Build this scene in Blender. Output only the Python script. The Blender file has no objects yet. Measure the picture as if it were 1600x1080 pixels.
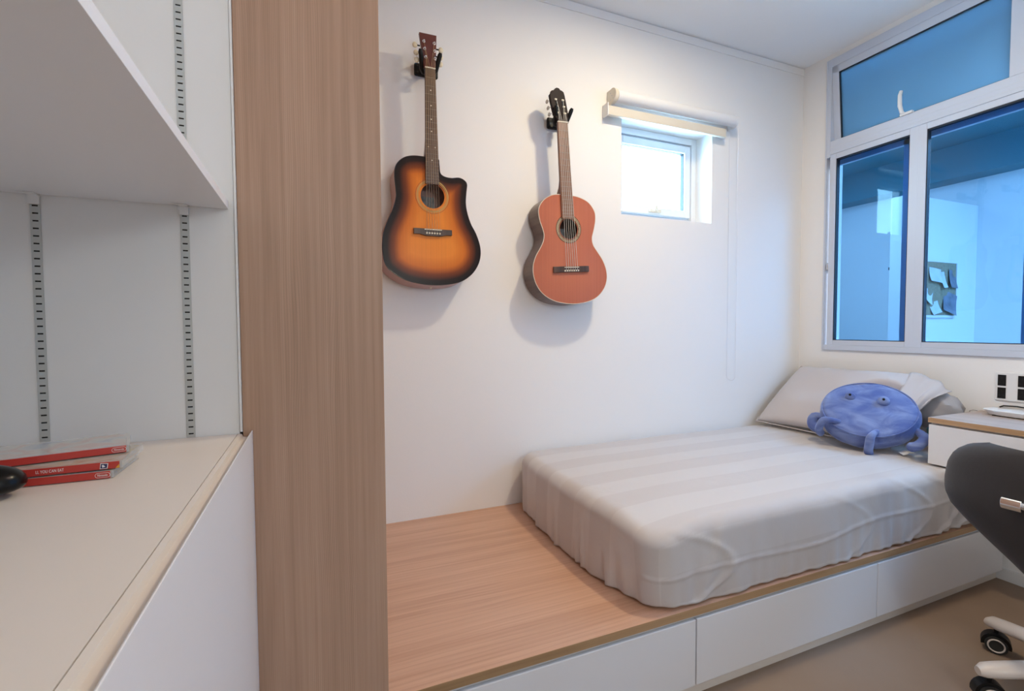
import bpy, bmesh, math, random
from mathutils import Vector, Matrix, noise
PI = math.pi
C = bpy.context.scene.collection
S = bpy.context.scene
random.seed(7)

# ------------------------------------------------------------------ camera
def make_camera():
    f, yaw, pit, rol = 745.47, 0.3930838, 0.0387626, -0.0049579
    F = Vector((math.sin(yaw)*math.cos(pit), math.cos(yaw)*math.cos(pit), -math.sin(pit)))
    r = Vector((math.cos(yaw), -math.sin(yaw), 0)); u = r.cross(F)
    r2 = math.cos(rol)*r + math.sin(rol)*u; u2 = -math.sin(rol)*r + math.cos(rol)*u
    cam = bpy.data.cameras.new('camera'); o = bpy.data.objects.new('camera', cam); C.objects.link(o)
    m = Matrix((r2, u2, -F)).transposed().to_4x4(); m.translation = (0, 0, 1.145)
    o.matrix_world = m
    cam.sensor_width = 36; cam.lens = 36*f/1600; cam.clip_start = 0.02
    S.camera = o
make_camera()

# ------------------------------------------------------------------ world, lights, exposure
S.view_settings.view_transform = 'Standard'; S.view_settings.look = 'None'
S.view_settings.gamma = 1; S.view_settings.use_curve_mapping = False
S.view_settings.exposure = 0.0
w = bpy.data.worlds.new('sky'); S.world = w; w.use_nodes = True
bg = w.node_tree.nodes['Background']; bg.inputs[0].default_value = (0.45, 0.76, 1.0, 1); bg.inputs[1].default_value = 26.0

def light(name, kind, loc, power, color, size=0.1, rot=(0, 0, 0), size_y=None, spot=None, blend=0.5, spread=None):
    l = bpy.data.lights.new(name, kind); l.energy = power; l.color = color
    if kind == 'AREA':
        l.size = size
        if size_y: l.shape = 'RECTANGLE'; l.size_y = size_y
        if spread: l.spread = spread
    else: l.shadow_soft_size = size
    if kind == 'SPOT': l.spot_size = spot; l.spot_blend = blend
    o = bpy.data.objects.new(name, l); C.objects.link(o); o.location = loc; o.rotation_euler = rot
    return o
def aim(a, b): return (Vector(b)-Vector(a)).to_track_quat('-Z', 'Y').to_euler()
light('guitar_lamp', 'AREA', (1.42, 1.18, 2.70), 18.0, (1.0, 0.85, 0.58), 0.12)
light('room_fill', 'AREA', (1.2, 0.75, 2.70), 4.5, (1.0, 0.66, 0.62), 0.3)  # added warm fill below the ceiling, no fixture known here
light('left_side_fill', 'AREA', (0.40, 0.25, 2.70), 2.2, (1.0, 0.6, 0.25), 0.8)  # weak warm fill added over the left side, not an actual lamp
light('rear_fill', 'POINT', (0.9, -1.3, 1.75), 25, (0.94, 1.0, 0.97), 0.15)  # invented point fill behind the camera, lifts the general brightness
light('next_room_end_fill', 'AREA', (3.5, 2.72, 2.50), 24, (0.95, 0.98, 1.0), 0.5)  # added only to brighten the far wall behind the partition
light('next_room_fill', 'AREA', (3.7, 0.0, 2.50), 135, (0.95, 0.98, 1.0), 1.2, size_y=2.0)  # made-up source that lights the wall seen through the tinted glass

# ------------------------------------------------------------------ materials
def mat(name, col, rough=0.5, metal=0.0, var=0.0, scale=8, bump=0.0, bscale=60, stretch=None, spec=0.5, sheen=0.0, coat=0.0):
    m = bpy.data.materials.new(name); m.use_nodes = True; nt = m.node_tree
    b = nt.nodes['Principled BSDF']; b.inputs['Roughness'].default_value = rough; b.inputs['Metallic'].default_value = metal
    b.inputs['Specular IOR Level'].default_value = spec; b.inputs['Sheen Weight'].default_value = sheen
    b.inputs['Coat Weight'].default_value = coat
    b.inputs['Base Color'].default_value = (*col, 1)
    tc = nt.nodes.new('ShaderNodeTexCoord'); mp = nt.nodes.new('ShaderNodeMapping')
    nt.links.new(tc.outputs['Object'], mp.inputs[0])
    if stretch: mp.inputs['Scale'].default_value = stretch
    if var > 0:
        n = nt.nodes.new('ShaderNodeTexNoise'); n.inputs['Scale'].default_value = scale; n.inputs['Detail'].default_value = 5
        r = nt.nodes.new('ShaderNodeValToRGB')
        r.color_ramp.elements[0].position = 0.3; r.color_ramp.elements[1].position = 0.7
        r.color_ramp.elements[0].color = (*[c*(1-var) for c in col], 1); r.color_ramp.elements[1].color = (*[min(1, c*(1+var)) for c in col], 1)
        nt.links.new(mp.outputs[0], n.inputs['Vector']); nt.links.new(n.outputs[0], r.inputs[0]); nt.links.new(r.outputs[0], b.inputs['Base Color'])
    if bump > 0:
        n2 = nt.nodes.new('ShaderNodeTexNoise'); n2.inputs['Scale'].default_value = bscale; n2.inputs['Detail'].default_value = 4
        bp = nt.nodes.new('ShaderNodeBump'); bp.inputs['Strength'].default_value = bump; bp.inputs['Distance'].default_value = 0.002
        nt.links.new(mp.outputs[0], n2.inputs['Vector']); nt.links.new(n2.outputs[0], bp.inputs['Height']); nt.links.new(bp.outputs[0], b.inputs['Normal'])
    return m

def wood(name, ca, cb, cc, axis, rough=0.45, fine=90, amt=1.0, lines=0, lmin=0.8):
    """grain running along axis; three tones"""
    m = bpy.data.materials.new(name); m.use_nodes = True; nt = m.node_tree; N = nt.nodes.new; L = nt.links.new
    b = nt.nodes['Principled BSDF']; b.inputs['Roughness'].default_value = rough
    tc = N('ShaderNodeTexCoord')
    def stretched(s_across, s_along):
        mp = N('ShaderNodeMapping'); v = [s_across]*3; v[axis] = s_along; mp.inputs['Scale'].default_value = v
        L(tc.outputs['Object'], mp.inputs[0]); return mp
    m1 = stretched(fine, 1.6); n1 = N('ShaderNodeTexNoise'); n1.inputs['Scale'].default_value = 1.0; n1.inputs['Detail'].default_value = 6; n1.inputs['Roughness'].default_value = 0.65
    L(m1.outputs[0], n1.inputs['Vector'])
    m2 = stretched(7, 0.5); n2 = N('ShaderNodeTexNoise'); n2.inputs['Scale'].default_value = 1.0; n2.inputs['Detail'].default_value = 3; n2.inputs['Distortion'].default_value = 0.4
    L(m2.outputs[0], n2.inputs['Vector'])
    mul = N('ShaderNodeMath'); mul.operation = 'MULTIPLY'; mul.inputs[1].default_value = 26; L(n2.outputs[0], mul.inputs[0])
    fr = N('ShaderNodeMath'); fr.operation = 'SINE'; L(mul.outputs[0], fr.inputs[0])
    a1 = N('ShaderNodeMath'); a1.operation = 'MULTIPLY_ADD'; a1.inputs[1].default_value = 0.09*amt; L(fr.outputs[0], a1.inputs[0]); L(n1.outputs[0], a1.inputs[2])
    r = N('ShaderNodeValToRGB'); e = r.color_ramp.elements
    e[0].position = 0.33; e[0].color = (*ca, 1); e[1].position = 0.68; e[1].color = (*cc, 1); k = e.new(0.5); k.color = (*cb, 1)
    L(a1.outputs[0], r.inputs[0]); L(r.outputs[0], b.inputs['Base Color'])
    if lines:
        sep = N('ShaderNodeSeparateXYZ'); L(tc.outputs['Object'], sep.inputs[0])
        m3 = stretched(5.5, 0.9); n3 = N('ShaderNodeTexNoise'); n3.inputs['Scale'].default_value = 1.0; n3.inputs['Detail'].default_value = 2; L(m3.outputs[0], n3.inputs['Vector'])
        ac = sep.outputs[0 if axis != 0 else 1]
        d = N('ShaderNodeMath'); d.operation = 'MULTIPLY_ADD'; d.inputs[1].default_value = 0.11; L(n3.outputs[0], d.inputs[0]); L(ac, d.inputs[2])
        k1 = N('ShaderNodeMath'); k1.operation = 'MULTIPLY'; k1.inputs[1].default_value = lines; L(d.outputs[0], k1.inputs[0])
        s1 = N('ShaderNodeMath'); s1.operation = 'SINE'; L(k1.outputs[0], s1.inputs[0])
        mr = N('ShaderNodeMapRange'); mr.inputs['From Min'].default_value = 0.45; mr.inputs['From Max'].default_value = 1.0; mr.inputs['To Min'].default_value = 1.0; mr.inputs['To Max'].default_value = lmin; L(s1.outputs[0], mr.inputs['Value'])
        mm = N('ShaderNodeMix'); mm.data_type = 'RGBA'; mm.blend_type = 'MULTIPLY'; mm.inputs['Factor'].default_value = 1; L(r.outputs[0], mm.inputs['A']); L(mr.outputs[0], mm.inputs['B']); L(mm.outputs['Result'], b.inputs['Base Color'])
    bp = N('ShaderNodeBump'); bp.inputs['Strength'].default_value = 0.12; bp.inputs['Distance'].default_value = 0.001
    L(n1.outputs[0], bp.inputs['Height']); L(bp.outputs[0], b.inputs['Normal'])
    return m

WALL = mat('wall_paint', (0.88, 0.87, 0.87), 0.85, bump=0.15, bscale=140)
CEIL = mat('ceiling_paint', (0.93, 0.955, 0.99), 0.9)
LAM = mat('white_laminate', (0.80, 0.74, 0.69), 0.38, bump=0.03, bscale=300)
LAMG = mat('grey_white_laminate', (0.80, 0.80, 0.81), 0.42, bump=0.03, bscale=300)
SHELFM = mat('shelf_laminate', (0.88, 0.89, 0.94), 0.4)
DRAW = mat('drawer_laminate', (0.80, 0.80, 0.83), 0.35)
CHAN = mat('aluminium_channel', (0.66, 0.70, 0.76), 0.32, 0.35)
COLW = wood('column_wood', (0.40, 0.245, 0.165), (0.46, 0.285, 0.196), (0.51, 0.325, 0.228), 2, 0.5, 110, 0.6, lines=1900, lmin=0.84)
PLATW = wood('platform_wood', (0.55, 0.315, 0.21), (0.61, 0.36, 0.245), (0.66, 0.40, 0.28), 0, 0.42, 60, 0.9, lines=420, lmin=0.93)
EDGEW = wood('edge_wood', (0.33, 0.20, 0.10), (0.40, 0.25, 0.13), (0.46, 0.29, 0.16), 0, 0.45, 60)
DESKW = wood('desk_wood', (0.40, 0.31, 0.26), (0.46, 0.36, 0.31), (0.50, 0.40, 0.35), 1, 0.45, 60)
DESKE = wood('desk_edge_wood', (0.42, 0.25, 0.13), (0.50, 0.31, 0.17), (0.55, 0.35, 0.2), 1, 0.45, 60)
FLOORM = mat('floor_vinyl', (0.28, 0.20, 0.145), 0.5, var=0.06, scale=4, bump=0.04, bscale=40)
FRAME = mat('window_frame_paint', (0.60, 0.65, 0.76), 0.35)
FRAMEW = mat('white_upvc', (0.85, 0.88, 0.93), 0.3)
BLACK = mat('black_plastic', (0.008, 0.008, 0.009), 0.4, spec=0.25)
BLACKR = mat('black_rubber', (0.02, 0.02, 0.02), 0.7)
GASK = mat('black_gasket', (0.01, 0.015, 0.025), 0.5)
WPLAS = mat('white_plastic', (0.80, 0.80, 0.81), 0.3)
CREAM = mat('cream_plastic', (0.74, 0.68, 0.58), 0.35)
BLINDF = mat('blind_fabric', (0.78, 0.78, 0.80), 0.7, bump=0.1, bscale=500)
CHROME = mat('chrome', (0.8, 0.8, 0.82), 0.15, 1.0)
STEEL = mat('grey_steel', (0.52, 0.54, 0.54), 0.4, 0.5)
SLOT = mat('dark_slot', (0.01, 0.01, 0.01), 0.8)

def attr_stripes():
    m = bpy.data.materials.new('striped_sateen'); m.use_nodes = True; nt = m.node_tree; N = nt.nodes.new; L = nt.links.new
    b = nt.nodes['Principled BSDF']; b.inputs['Sheen Weight'].default_value = 0.15
    at = N('ShaderNodeAttribute'); at.attribute_name = 'stripe'
    a = N('ShaderNodeMath'); a.operation = 'MULTIPLY'; a.operation = 'MULTIPLY_ADD'; a.inputs[1].default_value = 2*PI/0.215; a.inputs[2].default_value = -PI/2-2*PI*1.985/0.215; L(at.outputs['Fac'], a.inputs[0])
    s = N('ShaderNodeMath'); s.operation = 'SINE'; L(a.outputs[0], s.inputs[0])
    k = N('ShaderNodeMath'); k.operation = 'MULTIPLY_ADD'; k.inputs[1].default_value = 14; k.inputs[2].default_value = 0.5; k.use_clamp = True; L(s.outputs[0], k.inputs[0])
    mx = N('ShaderNodeMix'); mx.data_type = 'RGBA'; mx.inputs['A'].default_value = (0.575, 0.535, 0.53, 1); mx.inputs['B'].default_value = (0.615, 0.58, 0.575, 1)
    L(k.outputs[0], mx.inputs['Factor']); L(mx.outputs['Result'], b.inputs['Base Color'])
    mr = N('ShaderNodeMapRange'); mr.inputs['To Min'].default_value = 0.60; mr.inputs['To Max'].default_value = 0.48
    L(k.outputs[0], mr.inputs['Value']); L(mr.outputs[0], b.inputs['Roughness'])
    tc = N('ShaderNodeTexCoord'); n = N('ShaderNodeTexNoise'); n.inputs['Scale'].default_value = 14; n.inputs['Detail'].default_value = 3
    L(tc.outputs['Object'], n.inputs['Vector'])
    bp = N('ShaderNodeBump'); bp.inputs['Strength'].default_value = 0.25; bp.inputs['Distance'].default_value = 0.006; L(n.outputs[0], bp.inputs['Height']); L(bp.outputs[0], b.inputs['Normal'])
    return m
SHEET = attr_stripes()
PILLOWM = mat('pillow_cotton', (0.56, 0.51, 0.50), 0.6, bump=0.2, bscale=18, sheen=0.15)
GREYC = mat('grey_cotton', (0.40, 0.39, 0.41), 0.65, bump=0.2, bscale=18)

def plush_mat():
    m = bpy.data.materials.new('blue_plush'); m.use_nodes = True; nt = m.node_tree; N = nt.nodes.new; L = nt.links.new
    b = nt.nodes['Principled BSDF']; b.inputs['Roughness'].default_value = 0.8; b.inputs['Sheen Weight'].default_value = 0.5; b.inputs['Sheen Roughness'].default_value = 0.4
    b.inputs['Sheen Tint'].default_value = (0.6, 0.7, 1, 1)
    tc = N('ShaderNodeTexCoord'); n = N('ShaderNodeTexNoise'); n.inputs['Scale'].default_value = 9; n.inputs['Detail'].default_value = 5; n.inputs['Distortion'].default_value = 0.8
    mp = N('ShaderNodeMapping'); mp.inputs['Scale'].default_value = (1, 1, 2.2); L(tc.outputs['Object'], mp.inputs[0]); L(mp.outputs[0], n.inputs['Vector'])
    r = N('ShaderNodeValToRGB'); e = r.color_ramp.elements; e[0].position = 0.35; e[0].color = (0.075, 0.115, 0.33, 1); e[1].position = 0.65; e[1].color = (0.20, 0.265, 0.50, 1)
    L(n.outputs[0], r.inputs[0]); L(r.outputs[0], b.inputs['Base Color'])
    n2 = N('ShaderNodeTexNoise'); n2.inputs['Scale'].default_value = 350; L(tc.outputs['Object'], n2.inputs['Vector'])
    bp = N('ShaderNodeBump'); bp.inputs['Strength'].default_value = 0.35; bp.inputs['Distance'].default_value = 0.002; L(n2.outputs[0], bp.inputs['Height']); L(bp.outputs[0], b.inputs['Normal'])
    return m
PLUSH = plush_mat()

def tinted_glass(name, tint, frost=0.0, fcol=(0.3, 0.55, 0.75), grough=0.0):
    m = bpy.data.materials.new(name); m.use_nodes = True; nt = m.node_tree; N = nt.nodes.new; L = nt.links.new
    nt.nodes.remove(nt.nodes['Principled BSDF']); out = nt.nodes['Material Output']
    t = N('ShaderNodeBsdfTransparent'); t.inputs[0].default_value = (*tint, 1)
    g = N('ShaderNodeBsdfGlossy'); g.inputs['Roughness'].default_value = grough; g.inputs[0].default_value = (0.55, 0.68, 0.75, 1)
    fr = N('ShaderNodeFresnel'); fr.inputs['IOR'].default_value = 1.5
    base = t
    if frost > 0:
        tr = N('ShaderNodeBsdfTranslucent'); tr.inputs[0].default_value = (*fcol, 1)
        di = N('ShaderNodeBsdfDiffuse'); di.inputs[0].default_value = (*fcol, 1)
        m0 = N('ShaderNodeMixShader'); m0.inputs[0].default_value = 0.5; L(tr.outputs[0], m0.inputs[1]); L(di.outputs[0], m0.inputs[2])
        m1 = N('ShaderNodeMixShader'); m1.inputs[0].default_value = frost; L(t.outputs[0], m1.inputs[1]); L(m0.outputs[0], m1.inputs[2]); base = m1
    ge = N('ShaderNodeNewGeometry'); inv = N('ShaderNodeMath'); inv.operation = 'SUBTRACT'; inv.inputs[0].default_value = 1.0; L(ge.outputs['Backfacing'], inv.inputs[1])
    mu = N('ShaderNodeMath'); mu.operation = 'MULTIPLY'; L(fr.outputs[0], mu.inputs[0]); L(inv.outputs[0], mu.inputs[1])
    mx = N('ShaderNodeMixShader'); L(mu.outputs[0], mx.inputs[0]); L(base.outputs[0], mx.inputs[1]); L(g.outputs[0], mx.inputs[2]); L(mx.outputs[0], out.inputs['Surface'])
    return m
BLUEG = tinted_glass('blue_tinted_glass', (0.40, 0.62, 0.84))
FROST = tinted_glass('frosted_blue_glass', (0.30, 0.55, 0.75), 0.6, (0.27, 0.46, 0.62), 0.35)
CLEARG = tinted_glass('clear_glass', (0.93, 0.96, 0.98))

# ------------------------------------------------------------------ helpers
def box(bm, x0, x1, y0, y1, z0, z1):
    vs = [bm.verts.new(p) for p in ((x0,y0,z0),(x1,y0,z0),(x1,y1,z0),(x0,y1,z0),(x0,y0,z1),(x1,y0,z1),(x1,y1,z1),(x0,y1,z1))]
    fs = []
    for f in ((3,2,1,0),(4,5,6,7),(0,1,5,4),(1,2,6,5),(2,3,7,6),(3,0,4,7)): fs.append(bm.faces.new([vs[i] for i in f]))
    return vs, fs
def NB(): return bmesh.new()
def bxo(*a):
    bm = NB()
    for k in range(0, len(a), 6): box(bm, *a[k:k+6])
    return bm
def prism(bm, pts, d0, d1, axis=1):
    """polygon pts (2D) extruded along axis between d0 and d1"""
    def P(p, d):
        if axis == 1: return (p[0], d, p[1])
        if axis == 0: return (d, p[0], p[1])
        return (p[0], p[1], d)
    a = [bm.verts.new(P(p, d0)) for p in pts]; b = [bm.verts.new(P(p, d1)) for p in pts]
    n = len(pts)
    bm.faces.new(a); bm.faces.new(list(reversed(b)))
    for i in range(n): bm.faces.new((a[(i+1) % n], a[i], b[i], b[(i+1) % n]))
def tube(bm, path, r, n=10, caps=True):
    path = [Vector(p) for p in path]; rs = r if isinstance(r, (list, tuple)) else [r]*len(path)
    t0 = (path[1]-path[0]).normalized(); up = Vector((0, 0, 1)) if abs(t0.z) < 0.9 else Vector((1, 0, 0))
    u = t0.cross(up).normalized(); rings = []
    for i, p in enumerate(path):
        t = (path[min(i+1, len(path)-1)] - path[max(i-1, 0)]).normalized()
        u = (u - t*u.dot(t)).normalized(); v = t.cross(u)
        rings.append([bm.verts.new(p + (u*math.cos(2*PI*k/n) + v*math.sin(2*PI*k/n))*rs[i]) for k in range(n)])
    for a, b in zip(rings, rings[1:]):
        for k in range(n): bm.faces.new((a[k], a[(k+1) % n], b[(k+1) % n], b[k]))
    if caps: bm.faces.new(list(reversed(rings[0]))); bm.faces.new(rings[-1])
def cyl(bm, a, b, r, n=24, r2=None): tube(bm, [a, b], [r, r if r2 is None else r2], n)
def ball(bm, c, r, seg=16, sc=(1, 1, 1), mtx=None):
    m = Matrix.Translation(c) @ (mtx or Matrix()) @ Matrix.Diagonal((sc[0], sc[1], sc[2], 1))
    bmesh.ops.create_uvsphere(bm, u_segments=seg, v_segments=max(6, seg//2), radius=r, matrix=m)
def lathe(bm, prof, c, n=32, mtx=None):
    rings = []
    M = Matrix.Translation(c) @ (mtx or Matrix())
    for r, z in prof:
        if r < 1e-6: rings.append([bm.verts.new(M @ Vector((0, 0, z)))])
        else: rings.append([bm.verts.new(M @ Vector((r*math.cos(2*PI*k/n), r*math.sin(2*PI*k/n), z))) for k in range(n)])
    for a, b in zip(rings, rings[1:]):
        for k in range(n):
            k2 = (k+1) % n
            q = [a[0]] if len(a) == 1 else [a[k], a[k2]]
            q += [b[0]] if len(b) == 1 else [b[k2], b[k]]
            bm.faces.new(q)
def smooth_closed(pts, n):
    m = len(pts); out = []
    for i in range(m):
        p0, p1, p2, p3 = [Vector(pts[(i+k-1) % m]) for k in range(4)]
        for j in range(n):
            t = j/n
            out.append(0.5*((2*p1) + (p2-p0)*t + (2*p0-5*p1+4*p2-p3)*t*t + (3*p1-p0-3*p2+p3)*t**3))
    return out
def wloc(o):
    v = Vector((0, 0, 0))
    while o: v += o.location; o = o.parent
    return v
def obj(name, bm, m, parent=None, smooth=False, bevel=0, label=None, kind=None, segs=2):
    """link a bmesh given in WORLD coordinates as one mesh object (origin at its parent's, or at world zero)"""
    bmesh.ops.recalc_face_normals(bm, faces=bm.faces)
    if parent is not None: bm.transform(Matrix.Translation(-wloc(parent)))
    me = bpy.data.meshes.new(name); bm.to_mesh(me); bm.free()
    me.materials.append(m)
    if smooth:
        for p in me.polygons: p.use_smooth = True
        me.set_sharp_from_angle(angle=math.radians(38))
    o = bpy.data.objects.new(name, me); C.objects.link(o)
    if parent is not None: o.parent = parent
    if bevel:
        md = o.modifiers.new('bevel', 'BEVEL'); md.width = bevel; md.segments = segs; md.limit_method = 'ANGLE'; md.angle_limit = math.radians(40)
    if label: o['label'] = label
    if kind: o['kind'] = kind
    return o
def tag(o, label, cat, group=None):
    o['label'] = label; o['category'] = cat
    if group: o['group'] = group
    return o
def thing(name, label, cat, loc=(0, 0, 0), group=None):
    o = bpy.data.objects.new(name, None); C.objects.link(o); o.location = loc
    o.empty_display_size = 0.1
    return tag(o, label, cat, group)
def struct(name, bm, m, parent=None, bevel=0, label=None):
    o = obj(name, bm, m, parent, bevel=bevel)
    if parent is None: o['kind'] = 'structure'
    if label: o['label'] = label
    return o
def text(name, s, size, loc, mtx, m, parent, extrude=0.0002, spacing=1.0, xs=1.0):
    cu = bpy.data.curves.new(name, 'FONT'); cu.body = s; cu.size = size; cu.extrude = extrude; cu.align_x = 'LEFT'; cu.align_y = 'CENTER'; cu.space_character = spacing
    t = bpy.data.objects.new(name, cu); C.objects.link(t); bpy.context.view_layer.update()
    me = bpy.data.meshes.new_from_object(t.evaluated_get(bpy.context.evaluated_depsgraph_get()))
    bpy.data.objects.remove(t)
    me.transform(Matrix.Translation(Vector(loc) - wloc(parent)) @ mtx @ Matrix.Diagonal((xs, 1, 1, 1)))
    me.materials.clear(); me.materials.append(m)
    o = bpy.data.objects.new(name, me); C.objects.link(o); o.parent = parent
    return o

# ------------------------------------------------------------------ room shell
XR, YB, ZC = 2.844, 2.10, 2.737
XL, YF = -0.74, -1.9
XC = XL+0.002
struct('floor', bxo(XL-0.2, XR+0.15, YF-0.2, YB+0.25, -0.1, 0), FLOORM)
struct('ceiling', bxo(XL-0.2, XR+0.15, YF-0.2, YB+0.25, ZC, ZC+0.1), CEIL)
# back wall with the small window opening
wx0, wx1, wz0, wz1 = 1.49, 2.105, 1.729, 2.24
struct('wall_back', bxo(XL-0.2, wx0, YB, YB+0.25, 0, ZC, wx1, XR+0.15, YB, YB+0.25, 0, ZC, wx0, wx1, YB, YB+0.25, 0, wz0, wx0, wx1, YB, YB+0.25, wz1, ZC), WALL)
# right wall with the wide window opening
ry0, ry1, rz0, rz1 = -0.25, 1.947, 1.0, 2.703
struct('wall_right', bxo(XR, XR+0.15, ry1, YB, 0, ZC, XR, XR+0.15, YF-0.2, ry0, 0, ZC, XR, XR+0.15, ry0, ry1, 0, rz0, XR, XR+0.15, ry0, ry1, rz1, ZC), WALL)
struct('wall_left', bxo(XL-0.2, XL, YF-0.2, YB, 0, ZC), WALL)
struct('wall_front', bxo(XL, XR, YF-0.2, YF, 0, ZC), WALL)
struct('trim_1', bxo(0.137, XR, YB-0.005, YB, 2.692, 2.731), WALL)
struct('baseboard_right', bxo(XR-0.014, XR, YF, 1.129, 0, 0.053), WPLAS, bevel=0.002)

# ------------------------------------------------------------------ small window
w1 = bpy.data.objects.new('window_1', None); C.objects.link(w1); w1.location = (1.8, 2.22, 1.729); w1['kind'] = 'structure'
def rect_frame(x0, x1, z0, z1, w, y0, y1):
    return bxo(x0, x0+w, y0, y1, z0, z1, x1-w, x1, y0, y1, z0, z1, x0+w, x1-w, y0, y1, z0, z0+w, x0+w, x1-w, y0, y1, z1-w, z1)
obj('outer_frame', rect_frame(wx0, wx1, wz0, wz1, 0.036, 2.22, 2.30), FRAMEW, w1, bevel=0.003)
obj('inner_bead', rect_frame(wx0+0.036, wx1-0.036, wz0+0.036, wz1-0.036, 0.012, 2.235, 2.28), CHAN, w1, bevel=0.002)
obj('sash', rect_frame(wx0+0.05, wx1-0.05, wz0+0.05, wz1-0.05, 0.040, 2.215, 2.26), FRAMEW, w1, bevel=0.004)
obj('gasket', rect_frame(wx0+0.089, wx1-0.089, wz0+0.089, wz1-0.089, 0.003, 2.225, 2.25), GASK, w1)
obj('glass_pane', bxo(wx0+0.09, wx1-0.09, 2.236, 2.240, wz0+0.09, wz1-0.09), CLEARG, w1)
h = NB(); box(h, 1.755, 1.835, 2.200, 2.215, wz0+0.058, wz0+0.076); box(h, 1.785, 1.802, 2.19, 2.203, wz0+0.062, wz0+0.098)
obj('handle', h, CREAM, w1, bevel=0.003)

# ------------------------------------------------------------------ wide tinted window (right wall)
w2 = bpy.data.objects.new('window_2', None); C.objects.link(w2); w2.location = (XR, 0.85, 1.0); w2['kind'] = 'structure'
X0, X1 = XR-0.012, XR+0.075
fr = NB()
box(fr, X0, X1, 1.937, 1.947, 1.0, rz1); box(fr, X0+0.045, X1, 1.915, 1.937, 1.03, 2.135); box(fr, X0, X1, 1.915, 1.937, 1.0, 1.03)      # left jamb with its recessed track
box(fr, X0, X1, 1.917, 1.937, 2.135, rz1)
box(fr, X0, X1, ry0, 1.917, 2.655, rz1); box(fr, X0, X1, ry0, 1.915, 1.0, 1.030)
box(fr, X0, X1, ry0, 1.917, 2.150, 2.226)
box(fr, X0, X1, 1.062, 1.134, 2.226, 2.655); box(fr, X0, X1, ry0, ry0+0.04, 1.0, rz1)
obj('outer_frame', fr, FRAME, w2, bevel=0.002)
gl = NB()
for z in (2.168, 2.19): box(gl, X0-0.0008, X0+0.002, ry0, 1.917, z, z+0.0012)
obj('frame_groove', gl, CHAN, w2)
def sash(y0, y1, xo, wl, wr, name='sliding_sash'):
    """y0<y1; wl is the stile at y1 (left in view), wr the one at y0"""
    s = NB(); a, b = X0+xo, X0+xo+0.03
    box(s, a, b, y1-wl, y1, 1.030, 2.150); box(s, a, b, y0, y0+wr, 1.030, 2.150)
    box(s, a, b, y0+wr, y1-wl, 1.030, 1.058); box(s, a, b, y0+wr, y1-wl, 2.119, 2.150)
    so = obj(name, s, FRAME, w2, bevel=0.002)
    g = NB(); t = 0.004; ya, yb, za, zb = y0+wr, y1-wl, 1.058, 2.119
    box(g, a+0.004, b, ya, ya+t, za, zb); box(g, a+0.004, b, yb-t, yb, za, zb); box(g, a+0.004, b, ya, yb, za, za+t); box(g, a+0.004, b, ya, yb, zb-t*1.6, zb)
    obj('gasket', g, GASK, so)
    obj('glass_pane', bxo(a+0.014, a+0.018, ya, yb, za, zb), BLUEG, so)
sash(1.470, 1.919, 0.004, 0.035, 0.040)
sash(0.56, 1.472, 0.004, 0.036, 0.04)
sash(-0.21, 0.56, 0.004, 0.04, 0.04)
st = NB(); box(st, X0+0.050, X0+0.072, 1.500, 1.560, 1.03, 2.15); box(st, X0+0.050, X0+0.072, 1.03, 1.085, 1.03, 2.15)
box(st, X0+0.050, X0+0.072, ry0+0.04, 1.91, 2.09, 2.15)
obj('outer_stile', st, FRAME, w2)
# top-hung transom lights, pushed slightly outward at the bottom
def transom(y0, y1):
    a = math.radians(4.6); zt, zb = 2.655, 2.228
    def T(bm):
        bm.transform(Matrix.Translation((X0, 0, zt)) @ Matrix.Rotation(-a, 4, 'Y') @ Matrix.Translation((-X0, 0, -zt)))
        return bm
    xa, xb = X0+0.002, X0+0.034; hgt = zt-zb
    s = NB(); z0_, z1_ = zt-hgt/math.cos(a), zt
    box(s, xa, xb, y0, y0+0.004, z0_, z1_); box(s, xa, xb, y1-0.038, y1, z0_, z1_); box(s, xa, xb, y0, y1, z0_, z0_+0.012); box(s, xa, xb, y0, y1, z1_-0.040, z1_)
    so = obj('transom_sash', T(s), FRAME, w2, bevel=0.002)
    g = NB(); t = 0.004; A, B, Cc, D = y0+0.004, y1-0.038, z0_+0.012, z1_-0.040
    box(g, xa+0.003, xb, A, A+0.001, Cc, D); box(g, xa+0.003, xb, B-t, B, Cc, D); box(g, xa+0.003, xb, A, B, Cc, Cc+0.001); box(g, xa+0.003, xb, A, B, D-t, D)
    obj('gasket', T(g), GASK, so)
    obj('glass_pane', T(bxo(xa+0.014, xa+0.018, A, B, Cc, D)), FROST, so)
    ym = (y0+y1)/2 - 0.02
    hb = NB(); tube(hb, [(X0+0.004, ym+0.028, 2.228), (X0-0.014, ym+0.034, 2.240), (X0-0.020, ym+0.040, 2.275), (X0-0.018, ym+0.042, 2.330), (X0-0.012, ym+0.040, 2.350)], [0.008, 0.009, 0.010, 0.009, 0.008], 10)
    box(hb, X0-0.01, X0+0.008, ym-0.01, ym+0.045, 2.224, 2.236)
    obj('handle', hb, WPLAS, so, smooth=True)
transom(1.134, 1.918); transom(ry0+0.04, 1.062)
lt = NB(); box(lt, X0+0.018, X0+0.045, 1.921, 1.934, 1.470, 1.520); cyl(lt, (X0+0.012, 1.927, 1.478), (X0+0.012, 1.927, 1.512), 0.007, 10)
obj('latch', lt, CHROME, w2, smooth=True)
for z in (1.16, 1.99):
    sc = NB(); cyl(sc, (X0+0.040, 1.927, z), (X0+0.0455, 1.927, z), 0.003, 10); obj('screw', sc, BLACK, w2)

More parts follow.
